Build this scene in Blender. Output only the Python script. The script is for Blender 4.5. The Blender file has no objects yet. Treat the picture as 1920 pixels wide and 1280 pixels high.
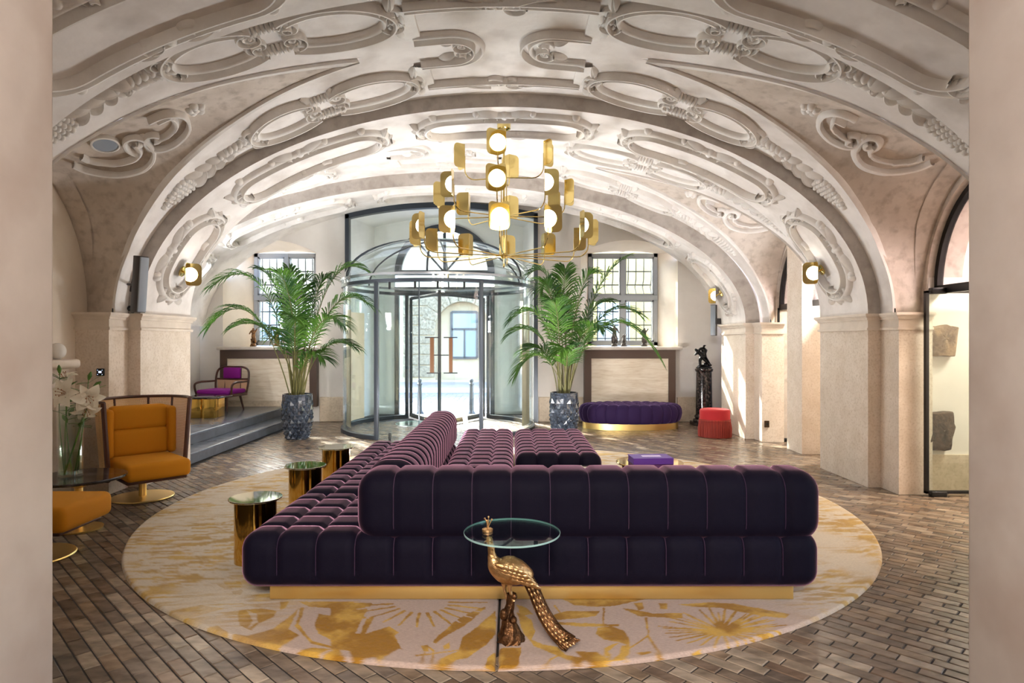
import bpy, bmesh, math, random
import numpy as np
from mathutils import Vector, Matrix
random.seed(7)
PI = math.pi
SC = bpy.context.scene
COL = SC.collection

# ------------------------------------------------------------------ camera, sky, sun, exposure
F, H = 1200.0, 1.5                    # focal length in pixels of the 1920x1280 frame, eye height
cam_d = bpy.data.cameras.new('camera')
cam_d.sensor_width = 36.0
cam_d.lens = F / 1920 * 36
cam_d.clip_start = 0.05
cam_d.clip_end = 300
cam = bpy.data.objects.new('camera', cam_d)
cam.location = (0, 0, H)
cam.rotation_euler = (PI / 2, 0, 0)
COL.objects.link(cam)
SC.camera = cam

world = bpy.data.worlds.new('sky')
SC.world = world
world.use_nodes = True
wn, wl = world.node_tree.nodes, world.node_tree.links
wn.clear()
wo = wn.new('ShaderNodeOutputWorld')
wb = wn.new('ShaderNodeBackground')
wt = wn.new('ShaderNodeTexSky')
wt.sky_type = 'NISHITA'
wt.sun_disc = False
wt.sun_elevation = math.radians(38)
wt.sun_rotation = math.radians(-30)
wt.air_density = 1.0
wt.dust_density = 2.5
wb.inputs['Strength'].default_value = 1.0
wl.new(wt.outputs[0], wb.inputs['Color'])
wl.new(wb.outputs[0], wo.inputs['Surface'])

def add_light(name, kind, loc, energy, color=(1, 1, 1), aim=None, size=1.0, size_y=None, **kw):
    d = bpy.data.lights.new(name, kind)
    d.energy = energy
    d.color = color
    if kind == 'AREA':
        d.size = size
        if size_y:
            d.shape = 'RECTANGLE'
            d.size_y = size_y
    elif kind == 'SUN':
        d.angle = math.radians(size)
    else:
        d.shadow_soft_size = size
    for k, v in kw.items():
        setattr(d, k, v)
    o = bpy.data.objects.new(name, d)
    o.location = loc
    if aim is not None:
        o.rotation_euler = (Vector(aim) - Vector(loc)).to_track_quat('-Z', 'Y').to_euler()
    COL.objects.link(o)
    return o

add_light('sun', 'SUN', (-8, 30, 20), 9.0, (1.0, 0.94, 0.84), aim=(-8 + 2.45, 30 - 4.0, 20 - 3.3), size=1.0)
# added fill light behind the camera, in place of unseen room lamps
add_light('back_room_fill', 'AREA', (0.0, -2.6, 4.1), 300, (1.0, 0.96, 0.93), aim=(0, 1.2, 0), size=3.0, size_y=2.0)
# unseen fill lights added above the cornices to brighten the vault
for lx, ly, tx, ty, en in ((-4.0, 4.25, -.6, 5.4, 50), (3.85, 4.25, .5, 5.4, 50), (-4.3, 7.95, -2.0, 9.2, 16), (4.0, 7.9, .6, 9.0, 16), (-5.6, 9.6, -2.2, 9.8, 16)):
    add_light('vault_fill', 'AREA', (lx, ly, 1.9), en, (0.94, 0.96, 1.0), aim=(tx, ty, 4.1), size=0.45)
# hidden lights added behind the sofa to brighten vault and back wall
for lx, ly, en in ((.42, 8.35, 19), (-1.30, 7.85, 19)):
    add_light('floor_fill', 'AREA', (lx, ly, .14), en, (0.93, 0.96, 1.0), aim=(lx * .3, 6.9, 3.9), size=0.3)
for lx, ly, tx, en in ((.30, 8.30, 1.0, 20), (-1.45, 7.80, -3.0, 20)):
    add_light('floor_fill', 'AREA', (lx, ly, .14), en, (1.0, 0.98, 0.96), aim=(tx, 12.0, 2.3), size=0.3)
# unseen fill lights added in the side passages behind the glass doors
add_light('passage_fill', 'AREA', (5.4, 5.4, 3.2), 60, (1.0, 0.86, 0.72), aim=(5.4, 5.4, 0), size=0.7)
add_light('passage_fill', 'AREA', (5.4, 8.7, 3.2), 70, (1.0, 0.93, 0.82), aim=(5.4, 8.7, 0), size=0.7)

SC.view_settings.view_transform = 'Standard'
SC.view_settings.look = 'None'
SC.view_settings.gamma = 1.0
SC.view_settings.use_curve_mapping = False
SC.view_settings.exposure = 1.72
SC.cycles.max_bounces = 10
SC.cycles.diffuse_bounces = 6
SC.cycles.glossy_bounces = 5
SC.cycles.transmission_bounces = 8
SC.cycles.transparent_max_bounces = 24
SC.cycles.sample_clamp_indirect = 6.0
SC.cycles.caustics_reflective = False
SC.cycles.caustics_refractive = False

# ------------------------------------------------------------------ materials
def lin(*c):
    out = []
    for v in c:
        v = v / 255.0
        out.append(v / 12.92 if v <= 0.04045 else ((v + 0.055) / 1.055) ** 2.4)
    return (out[0], out[1], out[2], 1.0)

def bsdf_mat(name, col, rough=0.6, metal=0.0, **kw):
    m = bpy.data.materials.new(name)
    m.use_nodes = True
    n, l = m.node_tree.nodes, m.node_tree.links
    b = n['Principled BSDF']
    b.inputs['Base Color'].default_value = col
    b.inputs['Roughness'].default_value = rough
    b.inputs['Metallic'].default_value = metal
    for k, v in kw.items():
        b.inputs[k.replace('_', ' ')].default_value = v
    return m, n, l, b

def plain(name, col, rough=0.6, metal=0.0, **kw):
    return bsdf_mat(name, col, rough, metal, **kw)[0]

def mottled(name, c1, c2, scale=2.0, rough=0.7, metal=0.0, bump=0.0, bscale=None, detail=6.0, stretch=None, lo=0.35, hi=0.65,
            c3=None, scale3=None, coord='Position', **kw):
    """two tone material: noise picks between c1 and c2; c3 adds fine specks"""
    m, n, l, b = bsdf_mat(name, c1, rough, metal, **kw)
    if coord == 'Position':
        g = n.new('ShaderNodeNewGeometry'); src = g.outputs['Position']
    else:
        g = n.new('ShaderNodeTexCoord'); src = g.outputs[coord]
    if stretch:
        mp = n.new('ShaderNodeMapping'); mp.inputs['Scale'].default_value = stretch
        l.new(src, mp.inputs['Vector']); src = mp.outputs['Vector']
    t = n.new('ShaderNodeTexNoise'); t.inputs['Scale'].default_value = scale; t.inputs['Detail'].default_value = detail
    t.inputs['Roughness'].default_value = 0.62
    l.new(src, t.inputs['Vector'])
    r = n.new('ShaderNodeValToRGB')
    r.color_ramp.elements[0].position = lo; r.color_ramp.elements[0].color = c1
    r.color_ramp.elements[1].position = hi; r.color_ramp.elements[1].color = c2
    l.new(t.outputs['Fac'], r.inputs['Fac'])
    out = r.outputs['Color']
    if c3:
        t3 = n.new('ShaderNodeTexNoise'); t3.inputs['Scale'].default_value = scale3 or scale * 8; t3.inputs['Detail'].default_value = 4
        l.new(src, t3.inputs['Vector'])
        r3 = n.new('ShaderNodeValToRGB')
        r3.color_ramp.elements[0].position = 0.48; r3.color_ramp.elements[0].color = (0, 0, 0, 1)
        r3.color_ramp.elements[1].position = 0.82; r3.color_ramp.elements[1].color = (1, 1, 1, 1)
        l.new(t3.outputs['Fac'], r3.inputs['Fac'])
        mx = n.new('ShaderNodeMix'); mx.data_type = 'RGBA'
        l.new(r3.outputs['Color'], mx.inputs['Factor']); l.new(out, mx.inputs['A']); mx.inputs['B'].default_value = c3
        out = mx.outputs['Result']
    l.new(out, b.inputs['Base Color'])
    if bump:
        tb = n.new('ShaderNodeTexNoise'); tb.inputs['Scale'].default_value = bscale or scale * 10; tb.inputs['Detail'].default_value = 5
        l.new(src, tb.inputs['Vector'])
        bp = n.new('ShaderNodeBump'); bp.inputs['Strength'].default_value = bump; bp.inputs['Distance'].default_value = 0.01
        l.new(tb.outputs['Fac'], bp.inputs['Height']); l.new(bp.outputs['Normal'], b.inputs['Normal'])
    return m

def thin_glass(name, tint=(0.93, 0.97, 0.96, 1), refl=1.0):
    m = bpy.data.materials.new(name); m.use_nodes = True
    n, l = m.node_tree.nodes, m.node_tree.links
    n.clear()
    o = n.new('ShaderNodeOutputMaterial'); mx = n.new('ShaderNodeMixShader')
    t = n.new('ShaderNodeBsdfTransparent'); t.inputs['Color'].default_value = tint
    g = n.new('ShaderNodeBsdfGlossy'); g.inputs['Roughness'].default_value = 0.01
    g.inputs['Color'].default_value = (refl, refl, refl, 1)
    fr = n.new('ShaderNodeFresnel')            # a sheet reflects alike from both of its sides
    ge = n.new('ShaderNodeNewGeometry'); io = n.new('ShaderNodeMapRange')
    io.inputs['To Min'].default_value = 1.45; io.inputs['To Max'].default_value = 1 / 1.45
    l.new(ge.outputs['Backfacing'], io.inputs['Value']); l.new(io.outputs['Result'], fr.inputs['IOR'])
    l.new(fr.outputs[0], mx.inputs['Fac']); l.new(t.outputs[0], mx.inputs[1]); l.new(g.outputs[0], mx.inputs[2])
    l.new(mx.outputs[0], o.inputs['Surface'])
    return m

def emit(name, col, strength):
    m = bpy.data.materials.new(name); m.use_nodes = True
    n, l = m.node_tree.nodes, m.node_tree.links
    n.clear()
    o = n.new('ShaderNodeOutputMaterial'); e = n.new('ShaderNodeEmission')
    e.inputs['Color'].default_value = col; e.inputs['Strength'].default_value = strength
    l.new(e.outputs[0], o.inputs['Surface'])
    return m

def attr_mat(name, attr, rough, noise=0.0, nscale=30, stretch=(1, 1, 1), bump=0.0, bscale=60, **kw):
    m, n, l, b = bsdf_mat(name, (0.5, 0.5, 0.5, 1), rough, **kw)
    a = n.new('ShaderNodeAttribute'); a.attribute_name = attr
    g = n.new('ShaderNodeNewGeometry')
    mp = n.new('ShaderNodeMapping'); mp.inputs['Scale'].default_value = stretch
    mp.inputs['Rotation'].default_value = (0, 0, PI / 4)
    l.new(g.outputs['Position'], mp.inputs['Vector'])
    t = n.new('ShaderNodeTexNoise'); t.inputs['Scale'].default_value = nscale; t.inputs['Detail'].default_value = 6
    l.new(mp.outputs['Vector'], t.inputs['Vector'])
    mr = n.new('ShaderNodeMapRange')
    mr.inputs['From Min'].default_value = 0.3; mr.inputs['From Max'].default_value = 0.7
    mr.inputs['To Min'].default_value = 1 - noise; mr.inputs['To Max'].default_value = 1 + noise * 0.6
    l.new(t.outputs['Fac'], mr.inputs['Value'])
    mx = n.new('ShaderNodeMix'); mx.data_type = 'RGBA'; mx.blend_type = 'MULTIPLY'; mx.inputs['Factor'].default_value = 1
    l.new(a.outputs['Color'], mx.inputs['A']); l.new(mr.outputs['Result'], mx.inputs['B'])
    l.new(mx.outputs['Result'], b.inputs['Base Color'])
    if bump:
        tb = n.new('ShaderNodeTexNoise'); tb.inputs['Scale'].default_value = bscale; tb.inputs['Detail'].default_value = 4
        l.new(g.outputs['Position'], tb.inputs['Vector'])
        bp = n.new('ShaderNodeBump'); bp.inputs['Strength'].default_value = bump; bp.inputs['Distance'].default_value = 0.01
        l.new(tb.outputs['Fac'], bp.inputs['Height']); l.new(bp.outputs['Normal'], b.inputs['Normal'])
    return m

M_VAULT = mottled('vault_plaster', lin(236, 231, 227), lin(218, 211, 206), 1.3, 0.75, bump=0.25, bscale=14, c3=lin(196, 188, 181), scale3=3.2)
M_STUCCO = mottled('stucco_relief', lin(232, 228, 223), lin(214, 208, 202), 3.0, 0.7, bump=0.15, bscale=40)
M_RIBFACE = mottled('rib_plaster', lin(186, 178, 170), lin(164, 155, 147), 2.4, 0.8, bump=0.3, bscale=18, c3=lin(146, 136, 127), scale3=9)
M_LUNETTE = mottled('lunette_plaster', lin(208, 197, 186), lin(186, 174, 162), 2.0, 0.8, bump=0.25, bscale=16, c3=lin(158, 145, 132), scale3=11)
M_WALL = mottled('wall_plaster', lin(226, 214, 198), lin(214, 201, 184), 1.5, 0.75, bump=0.15, bscale=12)
M_WALLWHITE = mottled('white_plaster', lin(238, 236, 233), lin(228, 226, 223), 1.3, 0.75)
M_WALLGREY = mottled('wall_plaster_pale', lin(226, 220, 213), lin(216, 209, 201), 1.3, 0.75, bump=0.15, bscale=12)
M_JAMB = mottled('archway_plaster', lin(216, 205, 197), lin(202, 190, 182), 1.6, 0.7, bump=0.2, bscale=9, c3=lin(180, 160, 148), scale3=2.2)
M_STONE = mottled('pier_stone', lin(228, 215, 201), lin(216, 201, 184), 5.0, 0.5, bump=0.12, bscale=40, c3=lin(194, 175, 154), scale3=48)
M_CORNICE = mottled('cornice_stone', lin(226, 214, 200), lin(210, 197, 182), 4.0, 0.65, bump=0.1)
M_DADO = mottled('baseboard_stone', lin(214, 197, 174), lin(198, 180, 156), 6.0, 0.5, c3=lin(180, 160, 136), scale3=30)
M_MARBLE_CREAM = mottled('cream_marble', lin(240, 228, 210), lin(226, 210, 188), 2.0, 0.25, stretch=(1, 1, 7), c3=lin(212, 192, 166), scale3=5)
M_BROWN = plain('bronze_brown_cladding', lin(84, 66, 56), 0.4, 0.3)
M_SILL = mottled('sill_stone', lin(206, 196, 186), lin(190, 178, 168), 6, 0.4)
M_BLACK = plain('black_steel', lin(22, 22, 24), 0.4, 0.2)
M_DARKFRAME = plain('dark_grey_door_frame', lin(58, 64, 72), 0.35, 0.4)
M_WINFRAME = plain('grey_window_frame', lin(150, 154, 158), 0.5)
M_IRON = plain('wrought_iron_grille', lin(56, 54, 56), 0.6, 0.5)
M_GLASS = thin_glass('clear_glass')
M_GLASSG = thin_glass('curved_door_glass', (0.93, 0.97, 0.97, 1))
M_TABLEGLASS = thin_glass('table_glass', (0.80, 0.90, 0.88, 1))
M_GEDGE = plain('glass_edge', lin(170, 205, 200), 0.1, 0.0, Alpha=0.75)
M_VASE = thin_glass('vase_glass', (0.92, 0.95, 0.92, 1))
M_FANGLASS = thin_glass('fanlight_glass', (0.86, 0.84, 0.9, 1))
M_GOLD = plain('polished_brass', lin(216, 172, 84), 0.07, 1.0)
M_BRASS = plain('satin_brass', lin(246, 212, 136), 0.38, 1.0)
M_BRASSLAMP = plain('lamp_brass', lin(232, 208, 136), 0.11, 1.0)
M_BRONZE = mottled('antique_gold_bronze', lin(222, 180, 128), lin(176, 132, 84), 22, 0.34, 0.9, bump=0.4, bscale=70)
M_BRONZEDK = mottled('dark_antique_bronze', lin(116, 80, 50), lin(66, 44, 28), 30, 0.36, 0.9, bump=0.7, bscale=60)
M_MIRROR = plain('mirrored_table_top', lin(226, 222, 200), 0.04, 1.0)
M_BLACKMARBLE = mottled('black_marble', lin(20, 18, 20), lin(34, 31, 33), 4, 0.1, c3=lin(96, 90, 88), scale3=7)
M_GRANITE = mottled('black_speckled_marble', lin(20, 18, 20), lin(38, 32, 32), 9, 0.15, c3=lin(120, 104, 98), scale3=24)
M_STATUE = plain('black_bronze', lin(22, 22, 24), 0.25, 0.7)
M_WOOD = mottled('dark_walnut', lin(84, 46, 30), lin(58, 30, 20), 14, 0.4, stretch=(1, 1, 0.15))
M_SOIL = mottled('potting_soil', lin(50, 38, 28), lin(30, 22, 16), 30, 0.9)
M_POT = mottled('dark_glazed_ceramic', lin(52, 60, 72), lin(28, 32, 40), 9, 0.14, c3=lin(84, 94, 108), scale3=34, Coat_Weight=0.6)
M_STEPSTONE = mottled('sky_tinted_stone_step', lin(112, 118, 128), lin(92, 96, 106), 6, 0.22)  # sky reflection painted in as a blue tint, here and on the risers
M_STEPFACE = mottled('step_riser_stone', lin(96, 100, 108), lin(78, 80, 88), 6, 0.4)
M_SCREEN = plain('pale_blue_grey_plastic', lin(150, 160, 172), 0.35)
M_DARKPLASTIC = plain('dark_grey_plastic', lin(66, 62, 62), 0.4)
M_WHITEPL = plain('white_plastic', lin(228, 224, 218), 0.4)
M_STEM = plain('palm_stem', lin(96, 92, 48), 0.5)
M_GLOBE = emit('lit_opal_globe', (1.0, 0.90, 0.74, 1), 7.0)
M_DIGIT = emit('lit_display_digits', (0.5, 0.65, 1.0, 1), 1.6)

def velvet(name, col, sheen_col, sheen=0.9, srough=0.35, rough=0.75):
    m, n, l, b = bsdf_mat(name, col, rough)
    b.inputs['Sheen Weight'].default_value = sheen
    b.inputs['Sheen Roughness'].default_value = srough
    b.inputs['Sheen Tint'].default_value = sheen_col
    b.inputs['Specular IOR Level'].default_value = 0.15
    g = n.new('ShaderNodeNewGeometry')
    t = n.new('ShaderNodeTexNoise'); t.inputs['Scale'].default_value = 260; t.inputs['Detail'].default_value = 3
    l.new(g.outputs['Position'], t.inputs['Vector'])
    bp = n.new('ShaderNodeBump'); bp.inputs['Strength'].default_value = 0.25; bp.inputs['Distance'].default_value = 0.004
    l.new(t.outputs['Fac'], bp.inputs['Height']); l.new(bp.outputs['Normal'], b.inputs['Normal'])
    return m

M_VELVET = velvet('aubergine_velvet', lin(9, 4, 22), lin(250, 180, 210), 0.8, 0.26)
M_SEAM = velvet('aubergine_seam', lin(58, 40, 62), lin(250, 200, 220), 0.4)
M_VELVET2 = velvet('violet_velvet', lin(44, 27, 64), lin(190, 150, 225), 0.7)
M_AMBER = velvet('amber_velvet', lin(188, 122, 24), lin(250, 190, 90), 0.35)
M_MAGENTA = velvet('magenta_velvet', lin(128, 30, 130), lin(220, 120, 220), 0.4)
M_RED = velvet('coral_velvet', lin(172, 44, 48), lin(250, 150, 150), 0.4)
M_FRINGE = mottled('rust_red_fringe', lin(160, 48, 30), lin(126, 32, 20), 60, 0.7, stretch=(1, 1, 0.05))

def cane_mat():
    m, n, l, b = bsdf_mat('woven_cane', lin(222, 184, 132), 0.55)
    tc = n.new('ShaderNodeTexCoord')
    mp = n.new('ShaderNodeMapping'); mp.inputs['Scale'].default_value = (1, 1, 1)
    l.new(tc.outputs['UV'], mp.inputs['Vector'])
    sx = n.new('ShaderNodeSeparateXYZ'); l.new(mp.outputs['Vector'], sx.inputs[0])
    outs = []
    for ax in ('X', 'Y'):
        mu = n.new('ShaderNodeMath'); mu.operation = 'MULTIPLY'; mu.inputs[1].default_value = 62
        l.new(sx.outputs[ax], mu.inputs[0])
        fr = n.new('ShaderNodeMath'); fr.operation = 'FRACT'; l.new(mu.outputs[0], fr.inputs[0])
        lt = n.new('ShaderNodeMath'); lt.operation = 'GREATER_THAN'; lt.inputs[1].default_value = 0.68
        l.new(fr.outputs[0], lt.inputs[0]); outs.append(lt.outputs[0])
    mm = n.new('ShaderNodeMath'); mm.operation = 'MULTIPLY'; l.new(outs[0], mm.inputs[0]); l.new(outs[1], mm.inputs[1])
    iv = n.new('ShaderNodeMath'); iv.operation = 'SUBTRACT'; iv.inputs[0].default_value = 1.0; l.new(mm.outputs[0], iv.inputs[1])
    l.new(iv.outputs[0], b.inputs['Alpha'])
    return m
M_CANE = cane_mat()

def leaf_mat():
    m, n, l, b = bsdf_mat('palm_leaf', lin(60, 104, 44), 0.45)
    g = n.new('ShaderNodeNewGeometry')
    t = n.new('ShaderNodeTexNoise'); t.inputs['Scale'].default_value = 3.5; t.inputs['Detail'].default_value = 3
    l.new(g.outputs['Position'], t.inputs['Vector'])
    r = n.new('ShaderNodeValToRGB')
    r.color_ramp.elements[0].position = 0.35; r.color_ramp.elements[0].color = lin(36, 74, 30)
    r.color_ramp.elements[1].position = 0.68; r.color_ramp.elements[1].color = lin(96, 140, 50)
    l.new(t.outputs['Fac'], r.inputs['Fac']); l.new(r.outputs['Color'], b.inputs['Base Color'])
    tr = n.new('ShaderNodeBsdfTranslucent'); l.new(r.outputs['Color'], tr.inputs['Color'])
    mx = n.new('ShaderNodeMixShader'); mx.inputs['Fac'].default_value = 0.35
    o = n['Material Output']
    l.new(b.outputs[0], mx.inputs[1]); l.new(tr.outputs[0], mx.inputs[2]); l.new(mx.outputs[0], o.inputs['Surface'])
    return m
M_LEAF = leaf_mat()
M_LILY = plain('white_petal', lin(244, 240, 224), 0.5)
M_LILYLEAF = mottled('lily_leaf', lin(50, 92, 36), lin(96, 140, 48), 9, 0.4)

# ------------------------------------------------------------------ mesh helpers
class MB:
    def __init__(s):
        s.v, s.f = [], []
    def add(s, v, f):
        n = len(s.v)
        s.v += [tuple(p) for p in v]
        s.f += [tuple(i + n for i in q) for q in f]
        return s
    def box(s, x0, x1, y0, y1, z0, z1):
        v = [(x, y, z) for z in (z0, z1) for y in (y0, y1) for x in (x0, x1)]
        return s.add(v, [(0, 2, 3, 1), (4, 5, 7, 6), (0, 1, 5, 4), (2, 6, 7, 3), (0, 4, 6, 2), (1, 3, 7, 5)])
    def rbox(s, x0, x1, y0, y1, z0, z1, r=0.01, seg=2, div=1):
        """box with rounded edges"""
        lo, hi = (x0, y0, z0), (x1, y1, z1)
        ax = []
        for a, b in zip(lo, hi):
            rr = min(r, (b - a) / 2)
            t = [a + rr * (1 - math.cos(PI / 2 * i / seg)) * 1.0 for i in range(seg)]
            mid = [a + rr + (b - a - 2 * rr) * i / div for i in range(div + 1)]
            ax.append(sorted(set(round(q, 6) for q in t + mid + [b - (q - a) for q in t])))
        def push(p):
            q = [min(max(c, a + r), b - r) if b - a > 2 * r else (a + b) / 2 for c, a, b in zip(p, lo, hi)]
            d = Vector(p) - Vector(q)
            if d.length < 1e-9:
                return p
            d.normalize()
            return tuple(Vector(q) + d * r)
        for k in range(3):
            u, w = (k + 1) % 3, (k + 2) % 3
            for side in (0, 1):
                rows = []
                for a in ax[u]:
                    row = []
                    for b in ax[w]:
                        p = [0, 0, 0]
                        p[k] = (lo, hi)[side][k]; p[u] = a; p[w] = b
                        row.append(push(p))
                    rows.append(row)
                s.grid(rows, flip=(side == 0))
        return s
    def grid(s, rows, cu=False, cv=False, flip=False):
        nr, nc = len(rows), len(rows[0])
        v = [p for r in rows for p in r]
        f = []
        for i in range(nr if cu else nr - 1):
            for j in range(nc if cv else nc - 1):
                a, b = i * nc + j, i * nc + (j + 1) % nc
                c, d = ((i + 1) % nr) * nc + (j + 1) % nc, ((i + 1) % nr) * nc + j
                f.append((a, b, c, d) if flip else (a, d, c, b))
        return s.add(v, f)
    def loft(s, pts, radii, n=10, caps=True, up=None):
        """tube along pts; radii a number, or per point a number or (side, up) pair"""
        P = [Vector(p) for p in pts]
        if not isinstance(radii, (list, tuple)):
            radii = [radii] * len(P)
        rows, prev = [], None
        for i, p in enumerate(P):
            t = (P[min(i + 1, len(P) - 1)] - P[max(i - 1, 0)])
            if t.length < 1e-9:
                t = Vector((0, 0, 1))
            t.normalize()
            if prev is None:
                ref = Vector(up) if up else (Vector((0, 0, 1)) if abs(t.z) < 0.9 else Vector((1, 0, 0)))
            else:
                ref = prev
            b = t.cross(ref)
            if b.length < 1e-6:
                b = t.cross(Vector((0, 1, 0)))
            b.normalize()
            u = b.cross(t).normalized()
            prev = u
            r = radii[i]
            ra, rb = (r, r) if not isinstance(r, (tuple, list)) else r
            rows.append([tuple(p + b * (ra * math.cos(2 * PI * k / n)) + u * (rb * math.sin(2 * PI * k / n))) for k in range(n)])
        base = len(s.v)
        s.grid(rows, cv=True, flip=True)
        if caps:
            s.f.append(tuple(base + k for k in range(n))[::-1])
            s.f.append(tuple(base + (len(rows) - 1) * n + k for k in range(n)))
        return s
    def lathe(s, prof, c=(0, 0, 0), n=32, a0=0.0, a1=2 * PI, sx=1.0, sy=1.0):
        full = abs(a1 - a0 - 2 * PI) < 1e-6
        m = n if full else n + 1
        rows = [[(c[0] + r * sx * math.cos(a0 + (a1 - a0) * k / n), c[1] + r * sy * math.sin(a0 + (a1 - a0) * k / n), c[2] + z) for k in range(m)]
                for r, z in prof]
        return s.grid(rows, cv=full, flip=True)
    def ball(s, c, r, n=12, m=8):
        rx, ry, rz = r if isinstance(r, (tuple, list)) else (r, r, r)
        rows = [[(c[0] + rx * math.sin(PI * i / m) * math.cos(2 * PI * k / n), c[1] + ry * math.sin(PI * i / m) * math.sin(2 * PI * k / n),
                  c[2] - rz * math.cos(PI * i / m)) for k in range(n)] for i in range(m + 1)]
        return s.grid(rows, cv=True, flip=True)
    def prism(s, poly, z0, z1, axis='z'):
        n = len(poly)
        def P(u, v, w):
            return {'z': (u, v, w), 'y': (u, w, v), 'x': (w, u, v)}[axis]
        v = [P(u, w, z0) for u, w in poly] + [P(u, w, z1) for u, w in poly]
        f = [tuple(range(n))[::-1], tuple(range(n, 2 * n))] + [(i, (i + 1) % n, n + (i + 1) % n, n + i) for i in range(n)]
        return s.add(v, f)
    def xf(s, M):
        s.v = [tuple(M @ Vector(p)) for p in s.v]
        return s
    def join(s, o):
        return s.add(o.v, o.f)
    def mesh(s, name, mat, smooth=True, angle=40, merge=True):
        me = bpy.data.meshes.new(name)
        me.from_pydata(s.v, [], [q for q in s.f if len(set(q)) == len(q) or len(set(q)) > 2])
        bm = bmesh.new(); bm.from_mesh(me)
        if merge:
            bmesh.ops.remove_doubles(bm, verts=bm.verts, dist=1e-5)
        bmesh.ops.recalc_face_normals(bm, faces=bm.faces)
        if smooth:
            lim = math.radians(angle)
            for fc in bm.faces:
                fc.smooth = True
            for e in bm.edges:
                e.smooth = len(e.link_faces) != 2 or e.calc_face_angle(0) < lim
        bm.to_mesh(me); bm.free()
        me.materials.append(mat)
        return me
    def obj(s, name, mat, parent=None, smooth=True, angle=40, merge=True):
        return put(name, s.mesh(name, mat, smooth, angle, merge), parent)

def put(name, mesh, parent=None):
    o = bpy.data.objects.new(name, mesh)
    COL.objects.link(o)
    if parent is not None:
        o.parent = parent
    return o

def tag(o, label=None, cat=None, group=None, kind=None):
    if label: o['label'] = label
    if cat: o['category'] = cat
    if group: o['group'] = group
    if kind: o['kind'] = kind
    return o

def thing(name, label, cat, loc=(0, 0, 0), rotz=0.0, group=None):
    o = bpy.data.objects.new(name, None)
    o.empty_display_size = 0.1
    o.location = loc
    o.rotation_euler = (0, 0, rotz)
    COL.objects.link(o)
    return tag(o, label, cat, group)

def struct(name, label=None):
    o = bpy.data.objects.new(name, None)
    COL.objects.link(o)
    o['kind'] = 'structure'
    if label: o['label'] = label
    return o

def dup(root, loc, rotz, label=None, group=None):
    r = root.copy(); COL.objects.link(r); r.location = loc; r.rotation_euler = (0, 0, rotz)
    if label: r['label'] = label
    if group: r['group'] = group
    for ch in list(root.children):
        c = ch.copy(); COL.objects.link(c); c.parent = r
        for g in list(ch.children):
            d = g.copy(); COL.objects.link(d); d.parent = c
    return r

def at(px, py, Y):
    return Vector(((px - 960) / F * Y, Y, H + (640 - py) / F * Y))
def on_floor(px, py, z=0.0):
    Y = (H - z) * F / (py - 640)
    return ((px - 960) / F * Y, Y)
def rotz(v, a):
    return (v[0] * math.cos(a) - v[1] * math.sin(a), v[0] * math.sin(a) + v[1] * math.cos(a))
# ------------------------------------------------------------------ vaulted ceiling
Z0 = 1.78                                  # springing line, top of the cornices

class Bay:
    def __init__(s, xc, a, b):
        s.xc, s.a, s.b = xc, a, b
        ph = np.linspace(0, PI / 2, 721)
        d = np.sqrt((a * np.sin(ph)) ** 2 + (b * np.cos(ph)) ** 2)
        s.S = np.concatenate([[0], np.cumsum((d[1:] + d[:-1]) / 2 * (ph[1] - ph[0]))])
        s.ph = ph
        s.top = s.S[-1]                     # arc length from springing to crown
    def s_of(s, deg):
        return float(np.interp(math.radians(deg), s.ph, s.S))
    def phi(s, arc):
        if arc <= s.top:
            return float(np.interp(arc, s.S, s.ph))
        return PI - float(np.interp(2 * s.top - arc, s.S, s.ph))
    def P(s, arc, Y, h=0.0, side=1):
        f = s.phi(arc)
        c, n = math.cos(f), math.sin(f)
        nx, nz = c / s.a, n / s.b
        L = math.hypot(nx, nz)
        return (s.xc + side * (s.a * c - h * nx / L), Y, Z0 + s.b * n - h * nz / L)
    def hit(s, px, py):
        """the point of this barrel that is seen at a pixel -> (arc, Y, side)"""
        dx, dz = (px - 960) / F, (640 - py) / F
        A = dx * dx / s.a ** 2 + dz * dz / s.b ** 2
        B = 2 * (-dx * s.xc / s.a ** 2 + dz * (H - Z0) / s.b ** 2)
        C = s.xc ** 2 / s.a ** 2 + (H - Z0) ** 2 / s.b ** 2 - 1
        t = (-B + math.sqrt(B * B - 4 * A * C)) / 2 / A
        X, Z = dx * t, H + dz * t
        side = 1 if X > s.xc else -1
        f = math.atan2((Z - Z0) / s.b, side * (X - s.xc) / s.a)
        return float(np.interp(f, s.ph, s.S)), t, side

BAY1 = Bay(-0.08, 3.87, 2.27)
BAY2 = Bay(-0.95, 4.80, 2.33)
RIB1 = Bay(-0.08, 3.74, 2.13)
RIB2 = Bay(-1.0, 4.60, 2.13)
YR0, YR1, YR2 = (3.40, 4.42), (6.58, 7.60), (9.86, 11.0)
BAY1.y0, BAY1.y1, BAY1.yc, BAY1.dw, BAY1.ww = YR0[1], YR1[0], 5.52, 4.20, 0.93
BAY2.y0, BAY2.y1, BAY2.yc, BAY2.dw, BAY2.ww = YR1[1], YR2[0], 8.70, 4.92, 0.93

ceiling = struct('ceiling', 'pale stucco vault with moulded cartouches between broad ribs')

GROIN = ([0, 15, 25, 30, 35, 40, 45, 52, 60, 65, 69, 72], [.80, .80, .72, .66, .59, .53, .46, .35, .20, .11, .05, .0])
S_TIP = BAY1.s_of(72)
def groin_w(arc):
    deg = math.degrees(BAY1.phi(min(arc, S_TIP)))
    return float(np.interp(deg, GROIN[0], GROIN[1]))

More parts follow.
